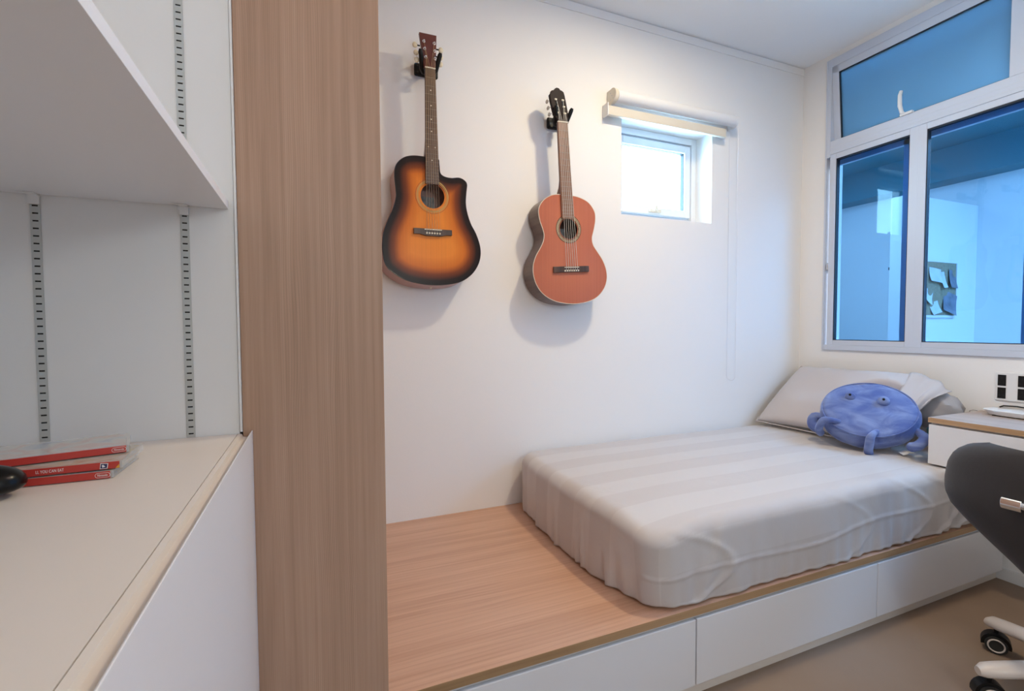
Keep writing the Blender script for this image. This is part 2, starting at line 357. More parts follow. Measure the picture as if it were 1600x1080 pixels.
# ------------------------------------------------------------------ the room beyond the tinted window
NW = mat('next_room_wall_paint', (0.82, 0.83, 0.84), 0.9)
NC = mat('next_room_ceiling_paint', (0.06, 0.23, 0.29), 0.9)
struct('wall_exterior', bxo(4.9, 5.0, -3, 3.25, 0, 2.56), NW)
struct('wall_exterior_end', bxo(2.994, 5.0, 3.25, 3.35, 0, 2.56), NW)
struct('wall_exterior_side', bxo(2.994, 3.06, 2.35, 3.25, 0, 2.56), NW)
struct('wall_exterior_near', bxo(2.994, 5.0, -3.15, -3, 0, 2.56), NW)
struct('wall_exterior_return', bxo(4.00, 4.9, 2.12, 2.24, 0, 2.09), NW)
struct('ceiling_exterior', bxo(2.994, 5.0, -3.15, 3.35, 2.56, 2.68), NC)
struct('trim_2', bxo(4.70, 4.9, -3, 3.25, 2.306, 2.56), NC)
struct('floor_exterior', bxo(2.994, 5.0, -3.15, 3.35, -0.1, 0), FLOORM)
CORK = mat('cork', (0.30, 0.25, 0.17), 0.9, var=0.2, scale=60)
PAPER = mat('note_paper', (0.62, 0.66, 0.70), 0.8, var=0.15, scale=10)
DPAP = mat('dark_paper', (0.20, 0.21, 0.26), 0.7, var=0.3, scale=14)
cb = thing('cork_board', 'cork notice board with notes pinned on it, seen through the blue glass', 'notice board', (4.32, 2.12, 1.20))
bx0, bx1, bz0, bz1, byf = 4.04, 4.60, 1.20, 1.634, 2.12
obj('cork_sheet', bxo(bx0+0.01, bx1-0.01, byf-0.014, byf-0.001, bz0+0.01, bz1-0.01), CORK, cb)
obj('board_frame', bxo(bx0, bx0+0.012, byf-0.020, byf-0.0005, bz0, bz1, bx1-0.012, bx1, byf-0.020, byf-0.0005, bz0, bz1, bx0+0.012, bx1-0.012, byf-0.020, byf-0.0005, bz0, bz0+0.018, bx0+0.012, bx1-0.012, byf-0.020, byf-0.0005, bz1-0.018, bz1), WPLAS, cb)
for k, (fx, fz, hw, hh, rot, m_) in enumerate(((0.47, 0.73, 0.075, 0.052, 0.10, PAPER), (0.66, 0.66, 0.035, 0.060, -0.1, PAPER), (0.88, 0.68, 0.055, 0.068, 0.05, DPAP), (0.34, 0.36, 0.045, 0.050, 0.45, PAPER),
                                  (0.48, 0.17, 0.048, 0.045, -0.25, PAPER), (0.82, 0.26, 0.080, 0.080, 0.3, DPAP), (0.08, 0.42, 0.060, 0.062, 0, DPAP))):
    n_ = NB(); nu = 5; x_, z_ = bx0+fx*(bx1-bx0), bz0+fz*(bz1-bz0)
    g = [[n_.verts.new((x_ + (hw*(2*i/nu-1))*math.cos(rot) + (hh*(1-2*j/nu))*math.sin(rot), byf-0.016-0.022*(j/nu)**2-0.005*math.sin(3*i/nu+k), z_ - (hw*(2*i/nu-1))*math.sin(rot) + hh*(1-2*j/nu)*math.cos(rot))) for i in range(nu+1)] for j in range(nu+1)]
    for j in range(nu):
        for i in range(nu): n_.faces.new((g[j][i], g[j][i+1], g[j+1][i+1], g[j+1][i]))
    o = obj('pinned_note', n_, m_, cb, smooth=True)
    if m_ is DPAP: o['label'] = 'crumpled dark wrapper pinned up'
br = NB(); box(br, 4.84, 4.899, 2.62, 2.72, 1.645, 1.670)
tag(obj('wall_bracket', br, GASK), 'small dark bracket on the far wall, left of the notice board', 'bracket')

# ------------------------------------------------------------------ wooden column, tall panel, shelf cabinet
col = obj('wooden_column', bxo(-0.131, 0.137, 1.05, YB, 0, ZC), COLW, bevel=0.0008)
tag(col, 'tall brown wood-grain column standing between the white shelf cabinet and the guitars', 'column')

pan = thing('wall_panel', 'pale grey laminate panel behind the slotted rails, left of the wooden column', 'panel', (-0.43, 1.05, 0.0))
obj('panel_board', bxo(XC, -0.1365, 1.05, 1.07, 0, ZC), LAMG, pan)
obj('edge_strip', bxo(-0.1355, -0.1315, 1.046, 1.07, 0.945, ZC), WPLAS, pan)

cz = 0.941
cab = thing('low_cabinet', 'white low cabinet with a flat top, in the left foreground', 'cabinet', (-0.4, 0.3, 0))
obj('cabinet_top', bxo(XC, -0.1405, YF+0.7, 1.049, cz-0.018, cz), LAM, cab)
obj('carcass', bxo(XC, -0.139, YF+0.7, 1.049, 0, cz-0.02), LAM, cab)
pr = [(-0.1393, cz-0.015), (-0.1393, cz), (-0.1330, cz-0.0005), (-0.1310, cz-0.006), (-0.1225, cz-0.007), (-0.1190, cz-0.007), (-0.1190, cz-0.015)]
ch = NB(); prism(ch, pr, YF+0.7, 1.049); obj('finger_channel', ch, LAM, cab)
dp = [(-0.1375, 0.06), (-0.1375, cz-0.017), (-0.1185, cz-0.017), (-0.1185, cz+0.001), (-0.1155, cz+0.0055), (-0.1140, cz+0.0055), (-0.1140, 0.06)]
for (a, b) in ((0.276, 1.047), (-0.504, 0.272), (-1.19, -0.508)):
    d = NB(); prism(d, dp, a, b); obj('door', d, DRAW, cab, bevel=0.0008)

shf = thing('wall_shelf', 'white laminate shelf seen from below at the upper left', 'shelf', (-0.43, 0.9, 1.37))
obj('shelf_board', bxo(XC, -0.1450, -0.75, 1.046, 1.3700, 1.3850), SHELFM, shf, bevel=0.0006)
for x in (-0.4265, -0.2160):
    b = NB(); box(b, x-0.0072, x+0.0072, 1.0445, 1.0475, 1.3535, 1.3695); box(b, x-0.0072, x+0.0072, 1.0285, 1.0475, 1.3683, 1.3697)
    tube(b, [(x+0.004, 1.044, 1.3690), (x+0.009, 1.040, 1.3665), (x+0.013, 1.038, 1.3672)], 0.0007, 6); tube(b, [(x-0.004, 1.030, 1.3690), (x-0.009, 1.028, 1.3685), (x-0.016, 1.028, 1.3695)], 0.0006, 6)
    obj('bracket', b, WPLAS, shf)

def rail(x, z0, z1, which):
    t = thing('slotted_rail', 'slotted grey metal shelf rail, %s' % which, 'shelf rail', (x, 1.05, z0), 'slotted shelf rails on the panel')
    hw, sw, p, sh = 0.0068, 0.0040, 0.0126, 0.0026
    f = NB(); ya, yb = 1.0482, 1.0492
    box(f, x-hw, x-sw, ya, yb, z0, z1); box(f, x+sw, x+hw, ya, yb, z0, z1)
    n = int((z1-z0)/p); s = NB()
    for i in range(n):
        z = z0+0.006+i*p
        top = z+p if i < n-1 else z1
        box(f, x-sw, x+sw, ya, yb, z+sh, top)
    box(f, x-sw, x+sw, ya, yb, z0, z0+0.006)
    obj('rail_face', f, STEEL, t)
    box(s, x-sw-0.001, x+sw+0.001, 1.0494, 1.0499, z0+0.002, z1-0.002)
    obj('slot_backing', s, SLOT, t)
rail(-0.4265, 0.9412, ZC-0.002, 'the nearer the left edge of the picture')
rail(-0.2160, 0.9412, ZC-0.002, 'the one nearer the wooden column')

# ------------------------------------------------------------------ bed platform with drawers
yf, pz = 1.093, 0.291
bp = thing('bed_platform', 'raised bed platform with a light wood top and white drawers, along the guitar wall', 'bed platform', (1.5, 1.6, 0))
obj('platform_top', bxo(0.138, XR-0.001, yf+0.0015, YB-0.001, pz-0.023, pz), PLATW, bp)
obj('edge_band', bxo(0.138, XR-0.001, yf, yf+0.0014, pz-0.023, pz), EDGEW, bp)
obj('top_channel', bxo(0.138, XR-0.001, yf+0.020, yf+0.03, pz-0.05, pz-0.0235, 0.138, XR-0.001, yf+0.004, yf+0.03, pz-0.030, pz-0.0235), CHAN, bp)
obj('carcass', bxo(0.138, XR-0.001, yf+0.03, YB-0.001, 0.05, pz-0.024), LAMG, bp)
obj('plinth', bxo(0.138, XR-0.016, 1.118, YB-0.01, 0, 0.05), LAM, bp)
for a, b in ((0.1765, 1.0545), (1.0585, 1.9290), (1.9330, 2.8200)):
    obj('drawer_front', bxo(a, b, yf+0.001, yf+0.019, 0.048, 0.2545), DRAW, bp, bevel=0.0025)

# ------------------------------------------------------------------ mattress with its fitted sheet
def mattress():
    t = thing('mattress', 'mattress in a beige satin-striped fitted sheet on the wooden platform', 'mattress', (1.85, 1.6, pz))
    x0, x1, y0, y1, H_ = 0.885, 2.832, 1.100, 2.085, 0.262
    Rr = 0.09
    cx, cy, a, b = (x0+x1)/2, (y0+y1)/2, (x1-x0)/2, (y1-y0)/2
    # perimeter template: (side, t) with constant counts
    per = []
    nl, nw, nc = 150, 80, 14
    def ring(d):
        A, B = max(a-d, 0.001), max(b-d, 0.001); R = max(Rr-d*0.6, 0.012); R = min(R, A, B)
        pts = []
        for k in range(nl): pts.append((-A+R + (2*A-2*R)*k/nl, -B, 'f'))
        for k in range(nc): q = -PI/2+PI/2*k/nc; pts.append((A-R+R*math.cos(q), -B+R+R*math.sin(q), 'c'))
        for k in range(nw): pts.append((A, -B+R+(2*B-2*R)*k/nw, 'r'))
        for k in range(nc): q = PI/2*k/nc; pts.append((A-R+R*math.cos(q), B-R+R*math.sin(q), 'c'))
        for k in range(nl): pts.append((A-R-(2*A-2*R)*k/nl, B, 'b'))
        for k in range(nc): q = PI/2+PI/2*k/nc; pts.append((-A+R+R*math.cos(q), B-R+R*math.sin(q), 'c'))
        for k in range(nw): pts.append((-A, B-R-(2*B-2*R)*k/nw, 'l'))
        for k in range(nc): q = PI+PI/2*k/nc; pts.append((-A+R+R*math.cos(q), -B+R+R*math.sin(q), 'c'))
        return pts
    lev = []                                  # (inset, z, is side)
    ns = 34; rt = 0.045
    for k in range(ns): lev.append((0.0, 0.004+(H_-rt-0.004)*k/ns))
    for k in range(9): q = PI/2*k/8; lev.append((rt*(1-math.cos(q)), H_-rt+rt*math.sin(q)))
    for k in range(1, 30): lev.append((rt+(b-rt-0.002)*(k/29), H_))
    bm = NB(); st = bm.verts.layers.float.new('stripe'); rings = []
    for d, z in lev:
        rv = []
        base = ring(d); outer = base
        for i, (px, py, s) in enumerate(base):
            X, Y, Z = cx+px, cy+py, z
            zr = min(1, z/H_)
            # outward direction
            nx, ny = px/a, py/b
            onl = max(0, -px/a)**10; onf = max(0, -py/b)**10
            nrm = Vector((-onl + max(0, px/a)**10, -onf + max(0, py/b)**10, 0))
            if nrm.length > 1e-4: nrm.normalize()
            side = 1 if d < rt*0.5 else max(0, 1-(d-rt*0.5)/0.12)
            if d >= rt: side *= 0.4
            # plan: foot end bows outwards in the middle, flares at the front corner bottom
            tY = (Y-y0)/(y1-y0)
            bow = -0.040*math.sin(PI*min(1, max(0, tY)))*(1-zr*0.5)
            X += bow*onl if d < rt else bow*0.5*onl
            X += 0.030*onl*max(0, 1-tY*4)*(1-zr)
            # cloth relief
            w1_ = noise.noise(Vector((X*7, Y*7, Z*2.0)))*0.006 + noise.noise(Vector((X*18, Y*18, Z*5)))*0.0035
            ver = noise.noise(Vector((X*26, Y*26, 0.4+Z*2)))
            low = max(0, 1-zr*1.5)
            disp = side*(w1_ + 0.010*low*ver - 0.012*low*low*(1-0.75*onf))
            if onl > 0.5 and z < H_-rt:
                for yc_, am, hh_ in ((1.30, .010, .5), (1.43, .016, .75), (1.47, .008, .6), (1.62, .013, .6), (1.80, .010, .5), (1.98, .012, .8)):
                    if zr < hh_: disp += am*(1-zr/hh_)*(math.exp(-((Y-yc_-0.02*zr)/0.010)**2)-0.9*math.exp(-((Y-yc_-0.02*zr-0.017)/0.007)**2))
            # long sideways crease on the front
            if s == 'f' or (s == 'c' and onf > 0.3):
                zc_ = 0.118+0.018*math.sin(X*3.2+0.4)-0.008*math.sin(X*9)
                disp += 0.0035*math.exp(-((Z-zc_)/0.006)**2)
                disp += 0.010*math.exp(-((X-1.12-0.3*(Z-0.1))/0.022)**2)*zr*(1-zr)*3
                for xc, am in ((2.12, .006), (2.32, .009), (2.46, .010), (1.75, .004), (1.05, .008)):
                    disp += am*math.exp(-((X-xc-0.15*math.sin(Z*14))/0.016)**2)*(1-0.5*zr)
            X += nrm.x*disp; Y += nrm.y*disp
            if z <= H_*0.35:                  # wavy lifted hem
                lift = 0.004+0.010*max(0, noise.noise(Vector((X*5, Y*5, 3.3))))+0.004*noise.noise(Vector((X*22, Y*22, 1.3)))
                Z += max(0, lift)*(1-z/(H_*0.35))
            if d > 0: 
                q = min(1, d/0.3)
                Z += 0.010*math.sin(PI/2*q) + 0.004*noise.noise(Vector((X*3, Y*3, 0)))*q + 0.0022*noise.noise(Vector((X*2.5, Y*14, 5)))
                # soft slump towards the front foot corner
                Z -= 0.030*math.exp(-(((X-x0)/0.16)**2+((Y-y0)/0.14)**2))
            else:
                Z -= 0.030*math.exp(-(((X-x0)/0.16)**2+((Y-y0)/0.14)**2))*zr
            if X > 2.36 and Y < 1.26: Z -= max(0, Z-0.252)*min(1, (X-2.36)/0.04)*min(1, (1.26-Y)/0.04)
            v = bm.verts.new((X, Y, pz+Z))
            ff = onf/(onf+onl+1e-6) if d < rt*1.01 else 0
            v[st] = Y + 0.035*0 if ff < 0.5 else (Y-(H_-min(z, H_)))
            rv.append(v)
        rings.append(rv)
    n = len(rings[0])
    for A_, B_ in zip(rings, rings[1:]):
        for k in range(n): bm.faces.new((A_[k], A_[(k+1) % n], B_[(k+1) % n], B_[k]))
    bm.faces.new(rings[-1])
    bm.faces.new(list(reversed(rings[0])))
    o = obj('fitted_sheet', bm, SHEET, t); 
    for p in o.data.polygons: p.use_smooth = True
    return t
mattress()

# ------------------------------------------------------------------ pillow
PC, PR, PH = Vector((2.452, 1.450, 0.716)), 0.188, 0.046
_az, _ti = math.atan2(-0.50, -0.86), math.radians(35)
PN = Vector((math.cos(_az)*math.sin(_ti), math.sin(_az)*math.sin(_ti), math.cos(_ti)))
def pillow():
    t = thing('pillow', 'large beige pillow leaning on the wall under the tinted window', 'pillow', (2.6, 1.7, 0.57))
    P00, P10 = Vector((2.42, 2.045, 0.582)), Vector((2.415, 1.33, 0.582))     # bottom, far to near
    P01, P11 = Vector((2.785, 2.035, 0.893)), Vector((2.765, 1.43, 0.900))
    nu, nv = 60, 44; bm = NB(); G = {}
    nrm = (P10-P00).cross(P01-P00).normalized()
    if nrm.x > 0: nrm = -nrm
    for side in (1, -1):
        for i in range(nu+1):
            for j in range(nv+1):
                u, v = i/nu, j/nv
                edge = i in (0, nu) or j in (0, nv)
                if side == -1 and edge: G[(side, i, j)] = G[(1, i, j)]; continue
                p = P00.lerp(P10, u).lerp(P01.lerp(P11, u), v)
                pin = 0.018*math.sin(PI*u)*(1 if v > .5 else -1)*abs(2*v-1)**6*-1
                tu, tv = 1-abs(2*u-1)**3.2, 1-abs(2*v-1)**3.2
                th = (0.070 if side == 1 else 0.028)*math.sqrt(max(0, tu*tv))
                wr = 0.006*noise.noise(Vector((u*4, v*5, side)))+0.010*max(0, u-0.7)*noise.noise(Vector((u*26+v*6, v*4, 2)))*3
                p = p+nrm*side*(th+wr*min(1, tu*tv*3)); p.z += pin
                dd = p-PC; h_ = dd.dot(PN)+PH+0.012; rad = (dd-PN*dd.dot(PN)).length      # dented where the toy lies on it
                if h_ > 0 and rad < PR+0.07: p = p-PN*h_*min(1, (PR+0.07-rad)/0.05)
                G[(side, i, j)] = bm.verts.new(p)
    for side in (1, -1):
        for i in range(nu):
            for j in range(nv):
                q = [G[(side, i, j)], G[(side, i+1, j)], G[(side, i+1, j+1)], G[(side, i, j+1)]]
                bm.faces.new(q)
    o = obj('pillow_body', bm, PILLOWM, t)
    for p in o.data.polygons: p.use_smooth = True
    # seam piping on the lower edge
    e = NB(); tube(e, [P00.lerp(P10, k/20)+Vector((-0.004, 0, 0.001)) for k in range(21)], 0.003, 6); obj('piping', e, PILLOWM, t, smooth=True)
    e = NB(); tube(e, [P00.lerp(P01, k/20)+Vector((0, 0.003, 0)) for k in range(21)], 0.003, 6); obj('piping', e, PILLOWM, t, smooth=True)
    # loose open end of the case, sagging past the pillow
    F = NB(); nu, nv = 16, 22
    top = [Vector((2.765, 1.44, 0.905)), Vector((2.755, 1.36, 0.895)), Vector((2.742, 1.30, 0.865)), Vector((2.74, 1.262, 0.832))]
    bot = [Vector((2.46, 1.38, 0.62)), Vector((2.50, 1.345, 0.63)), Vector((2.60, 1.335, 0.73)), Vector((2.66, 1.318, 0.775))]
    def cr(P, s):
        s *= len(P)-1; k = min(int(s), len(P)-2); return P[k].lerp(P[k+1], s-k)
    g = [[F.verts.new(cr(top, i/nu).lerp(cr(bot, i/nu), j/nv)+Vector((-0.03*math.sin(PI*j/nv)-0.006*math.sin(i*1.1+j*0.25), 0, 0.006*math.sin(i*0.8)))) for i in range(nu+1)] for j in range(nv+1)]
    for j in range(nv):
        for i in range(nu): F.faces.new((g[j][i], g[j][i+1], g[j+1][i+1], g[j+1][i]))
    o = obj('case_flap', F, PILLOWM, t)
    for p in o.data.polygons: p.use_smooth = True
    m_ = o.modifiers.new('thickness', 'SOLIDIFY'); m_.thickness = 0.003
    # pillow end poking out of the case
    B = NB(); ball(B, (0, 0, 0), 1, 32)
    for v in B.verts:
        k = v.co.copy(); r = 1+0.16*noise.noise(k*2.3)+0.05*noise.noise(k*6)
        v.co = Vector((2.755+k.x*0.070*r, 1.33+k.y*0.11*r, 0.735+k.z*0.095*r))
    obj('pillow_end', B, GREYC, t, smooth=True)
pillow()

# ------------------------------------------------------------------ round plush toy
def plush():
    c, R, hh, n = PC, PR, PH, PN
    right = Vector((0, 0, 1)).cross(n).normalized(); up = n.cross(right)     # right = viewer's right
    M = Matrix((right, up, n)).transposed().to_4x4()
    t = thing('plush_toy', 'round blue plush toy with two bulging eyes and short arms, resting on the pillow', 'plush toy', (c.x, c.y, 0.555))
    def W(x, y, z): return c + right*x + up*y + n*z
    prof = [(0, hh+0.010)]
    for k in range(1, 12): r = (R-0.03)*k/12; prof.append((r, hh+0.010*(1-(r/R)**2)))
    for k in range(0, 9): q = PI/2-PI/2*k/8; prof.append((R-0.030+0.030*math.cos(q), hh-0.022+0.022*math.sin(q)))
    prof += [(R+0.006, hh*0.3), (R+0.008, -hh*0.2), (R+0.002, -hh*0.7)]
    for k in range(0, 6): q = -PI/2*k/5; prof.append((R-0.035+0.032*math.cos(q), -hh*0.7+0.02*math.sin(q)))
    prof.append((0, -hh-0.004))
    b = NB(); lathe(b, prof, c, 96, M)
    for v in b.verts:
        d = v.co-c
        v.co += d.normalized()*0.006*noise.noise(d*9)+n*(0.008*noise.noise(d*7+Vector((3, 1, 2)))+0.004*noise.noise(d*18))
    body = obj('body', b, PLUSH, t)
    for p in body.data.polygons: p.use_smooth = True
    e = NB(); pts = []
    for k in range(97):
        q = 2*PI*k/96; pts.append(W((R-0.004)*math.cos(q), (R-0.004)*math.sin(q), hh-0.008))
    tube(e, pts, 0.0035, 6, caps=False); obj('seam', e, PLUSH, body, smooth=True)
    for (x, y, r) in ((-0.072, 0.055, 0.022), (0.058, 0.036, 0.025)):
        e = NB(); ball(e, W(x, y, hh+0.012), r, 20); eye = obj('eye', e, PLUSH, t, smooth=True)
        e = NB(); pc = W(x, y, hh+0.012)+(Vector((-0.72, -0.42, 0.55)).normalized()*(r-0.001)); ball(e, pc, 0.0062, 12)
        obj('pupil', e, BLACK, eye, smooth=True)
    # short soft arms curling over the rim
    def arm(pts, r0=0.017):
        P = [W(*p) for p in pts]; Q = []
        for k in range(len(P)-1):
            p0, p1, p2, p3 = P[max(k-1, 0)], P[k], P[k+1], P[min(k+2, len(P)-1)]
            for j in range(5):
                s = j/5; Q.append(0.5*((2*p1)+(p2-p0)*s+(2*p0-5*p1+4*p2-p3)*s*s+(3*p1-p0-3*p2+p3)*s**3))
        Q.append(P[-1]); m_ = len(Q)
        rr = [r0*(0.55+0.45*min(1, k/(m_*0.3)))*(1 if k < m_-2 else (0.75 if k == m_-2 else 0.35)) for k in range(m_)]
        a = NB(); tube(a, Q, rr, 14); obj('arm', a, PLUSH, t, smooth=True)
    def rp(q, r): return (r*math.cos(math.radians(q)), r*math.sin(math.radians(q)))
    for q, dx in ((-142, -0.02), (-86, -0.01)):
        x1_, y1_ = rp(q+9, R-0.035); x2_, y2_ = rp(q, R+0.018); x3_, y3_ = rp(q-2, R+0.040)
        arm([(x1_, y1_, hh-0.002), (x2_, y2_, hh+0.016), (x3_, y3_, hh-0.02), (x3_+dx*0.2, y3_, -0.012), (x3_-dx*0.4, y3_+0.01, -0.035)])
    x1_, y1_ = rp(-22, R-0.01); x2_, y2_ = rp(-30, R+0.045); x3_, y3_ = rp(-43, R+0.055); x4_, y4_ = rp(-53, R+0.045)
    arm([(x1_, y1_, 0.0), (x2_, y2_, -0.002), (x3_, y3_, -0.005), (x4_, y4_, 0.0)], 0.021)
    x1_, y1_ = rp(192, R-0.02); x2_, y2_ = rp(188, R+0.03); x3_, y3_ = rp(200, R+0.045); x4_, y4_ = rp(211, R+0.02)
    arm([(x1_, y1_, -0.01), (x2_, y2_, -0.02), (x3_, y3_, -0.03), (x4_, y4_, -0.03)], 0.024)
    # care label
    lb = NB(); o0 = Vector((2.420, 1.300, 0.574))
    a1, a2 = Vector((0.055, -0.022, 0.004)), Vector((-0.028, -0.034, -0.003))
    q = [lb.verts.new(p) for p in (o0, o0+a1*0.5+Vector((0, 0, 0.006)), o0+a1, o0+a1+a2, o0+a1*0.5+a2+Vector((0, 0, 0.004)), o0+a2)]
    lb.faces.new((q[0], q[1], q[4], q[5])); lb.faces.new((q[1], q[2], q[3], q[4]))
    o = obj('care_label', lb, WPLAS, t); m_ = o.modifiers.new('thickness', 'SOLIDIFY'); m_.thickness = 0.0008
plush()

# teal cup standing on the bed between plush toy and desk
TEAL = mat('teal_enamel', (0.03, 0.14, 0.18), 0.35)
cu = NB(); lathe(cu, [(0, 0), (0.026, 0), (0.031, 0.004), (0.038, 0.085), (0.038, 0.092), (0.035, 0.092), (0.030, 0.008), (0, 0.006)], (2.665, 1.275, 0.570), 32)
tag(obj('teal_cup', cu, TEAL, smooth=True), 'small teal cup half hidden behind the end of the desk', 'cup')

# ------------------------------------------------------------------ guitars
G1 = [(439,1850),(389,1848),(354,1837),(328,1815),(315,1788),(313,1753),(317,1708),(318,1674),(306,1628),(285,1580),(268,1533),(262,1492),(262,1448),(274,1397),(308,1364),(353,1340),(412,1327),(472,1323),(533,1328),(590,1343),(635,1374),(664,1415),(676,1458),(673,1501),(656,1549),(633,1590),(617,1637),(611,1679),(614,1722),(617,1758),(603,1774),(581,1780),(550,1775),(519,1778),(501,1792),(497,1827),(490,1850)]
G2 = [(1073,1760),(1028,1753),(992,1733),(967,1704),(958,1674),(964,1634),(980,1592),(986,1566),(981,1536),(964,1502),(943,1466),(930,1422),(933,1376),(951,1331),(984,1294),(1033,1268),(1090,1256),(1154,1254),(1219,1265),(1272,1289),(1310,1330),(1326,1376),(1322,1422),(1302,1467),(1272,1506),(1248,1538),(1242,1572),(1252,1612),(1260,1658),(1255,1697),(1225,1734),(1186,1752),(1141,1760)]

def edge_mat(name, ramp, rough=0.2, coat=0.6, grain=0.0):
    """colour by the distance from the plate's rim (the lacquer itself is shaded so)"""
    m = bpy.data.materials.new(name); m.use_nodes = True; nt = m.node_tree; N = nt.nodes.new; L = nt.links.new
    b = nt.nodes['Principled BSDF']; b.inputs['Roughness'].default_value = rough; b.inputs['Coat Weight'].default_value = coat; b.inputs['Coat Roughness'].default_value = 0.08; b.inputs['Specular IOR Level'].default_value = 0.2
    at = N('ShaderNodeAttribute'); at.attribute_name = 'rim'
    r = N('ShaderNodeValToRGB'); e = r.color_ramp.elements
    while len(e) < len(ramp): e.new(0.5)
    for k, (p, c) in enumerate(ramp): e[k].position = p; e[k].color = (*c, 1)
    L(at.outputs['Fac'], r.inputs[0])
    tc = N('ShaderNodeTexCoord'); mp = N('ShaderNodeMapping'); mp.inputs['Scale'].default_value = (160, 160, 1.2); L(tc.outputs['Object'], mp.inputs[0])
    n = N('ShaderNodeTexNoise'); n.inputs['Scale'].default_value = 1; L(mp.outputs[0], n.inputs['Vector'])
    mr = N('ShaderNodeMapRange'); mr.inputs['To Min'].default_value = 0.86; mr.inputs['To Max'].default_value = 1.10; L(n.outputs[0], mr.inputs['Value'])
    mx = N('ShaderNodeMix'); mx.data_type = 'RGBA'; mx.blend_type = 'MULTIPLY'; mx.inputs['Factor'].default_value = 1; L(r.outputs[0], mx.inputs['A']); L(mr.outputs[0], mx.inputs['B'])
    L(mx.outputs['Result'], b.inputs['Base Color'])
    return m
BURST = edge_mat('sunburst_lacquer', [(0.0, (0.010, 0.007, 0.008)), (0.17, (0.022, 0.009, 0.008)), (0.40, (0.22, 0.048, 0.012)), (0.62, (0.66, 0.17, 0.018)), (1.0, (0.86, 0.27, 0.035))], 0.3, 0.0)
CEDAR = edge_mat('cedar_lacquer', [(0.0, (0.49, 0.15, 0.088)), (1.0, (0.55, 0.175, 0.10))], 0.35, 0.15)
ROSE = wood('rosewood', (0.045, 0.026, 0.020), (0.075, 0.042, 0.03), (0.11, 0.062, 0.045), 2, 0.35, 120)
NECKW = wood('neck_wood', (0.14, 0.06, 0.035), (0.18, 0.08, 0.05), (0.22, 0.10, 0.06), 2, 0.4, 120)
FB1 = wood('dark_fretboard', (0.085, 0.050, 0.036), (0.12, 0.073, 0.053), (0.16, 0.10, 0.07), 2, 0.45, 160)
FB2 = wood('brown_fretboard', (0.22, 0.115, 0.078), (0.28, 0.155, 0.108), (0.34, 0.19, 0.135), 2, 0.45, 160)
MAHO = mat('pink_mahogany', (0.50, 0.30, 0.27), 0.35)
DARKS = wood('dark_side_wood', (0.10, 0.062, 0.052), (0.14, 0.092, 0.078), (0.18, 0.12, 0.10), 1, 0.3, 30)
HEAD1 = mat('red_brown_head', (0.125, 0.030, 0.022), 0.3, var=0.15, scale=30)
HEAD2 = mat('dark_head', (0.018, 0.010, 0.012), 0.5, spec=0.12)
IVORY = mat('ivory', (0.80, 0.74, 0.62), 0.35)
BUTTON = mat('pale_button', (0.74, 0.66, 0.50), 0.35)
FRETM = mat('fret_wire', (0.62, 0.60, 0.56), 0.25, 1.0)
STRM = mat('string_bronze', (0.62, 0.46, 0.28), 0.3, 1.0)
STRN = mat('string_nylon', (0.68, 0.66, 0.62), 0.3)
ROSET = mat('rosette_gold', (0.52, 0.33, 0.09), 0.4)
MOSA = bpy.data.materials.new('rosette_mosaic'); MOSA.use_nodes = True
_nt = MOSA.node_tree; _b = _nt.nodes['Principled BSDF']; _ck = _nt.nodes.new('ShaderNodeTexVoronoi'); _ck.inputs['Scale'].default_value = 190
_r = _nt.nodes.new('ShaderNodeValToRGB'); _r.color_ramp.elements[0].position = 0.25; _r.color_ramp.elements[0].color = (0.09, 0.07, 0.05, 1); _r.color_ramp.elements[1].position = 0.4; _r.color_ramp.elements[1].color = (0.36, 0.27, 0.17, 1)
_tc = _nt.nodes.new('ShaderNodeTexCoord'); _nt.links.new(_tc.outputs['Object'], _ck.inputs['Vector']); _nt.links.new(_ck.outputs['Distance'], _r.inputs[0]); _nt.links.new(_r.outputs[0], _b.inputs['Base Color'])
LABELP = mat('label_paper', (0.35, 0.36, 0.38), 0.7, var=0.25, scale=60)

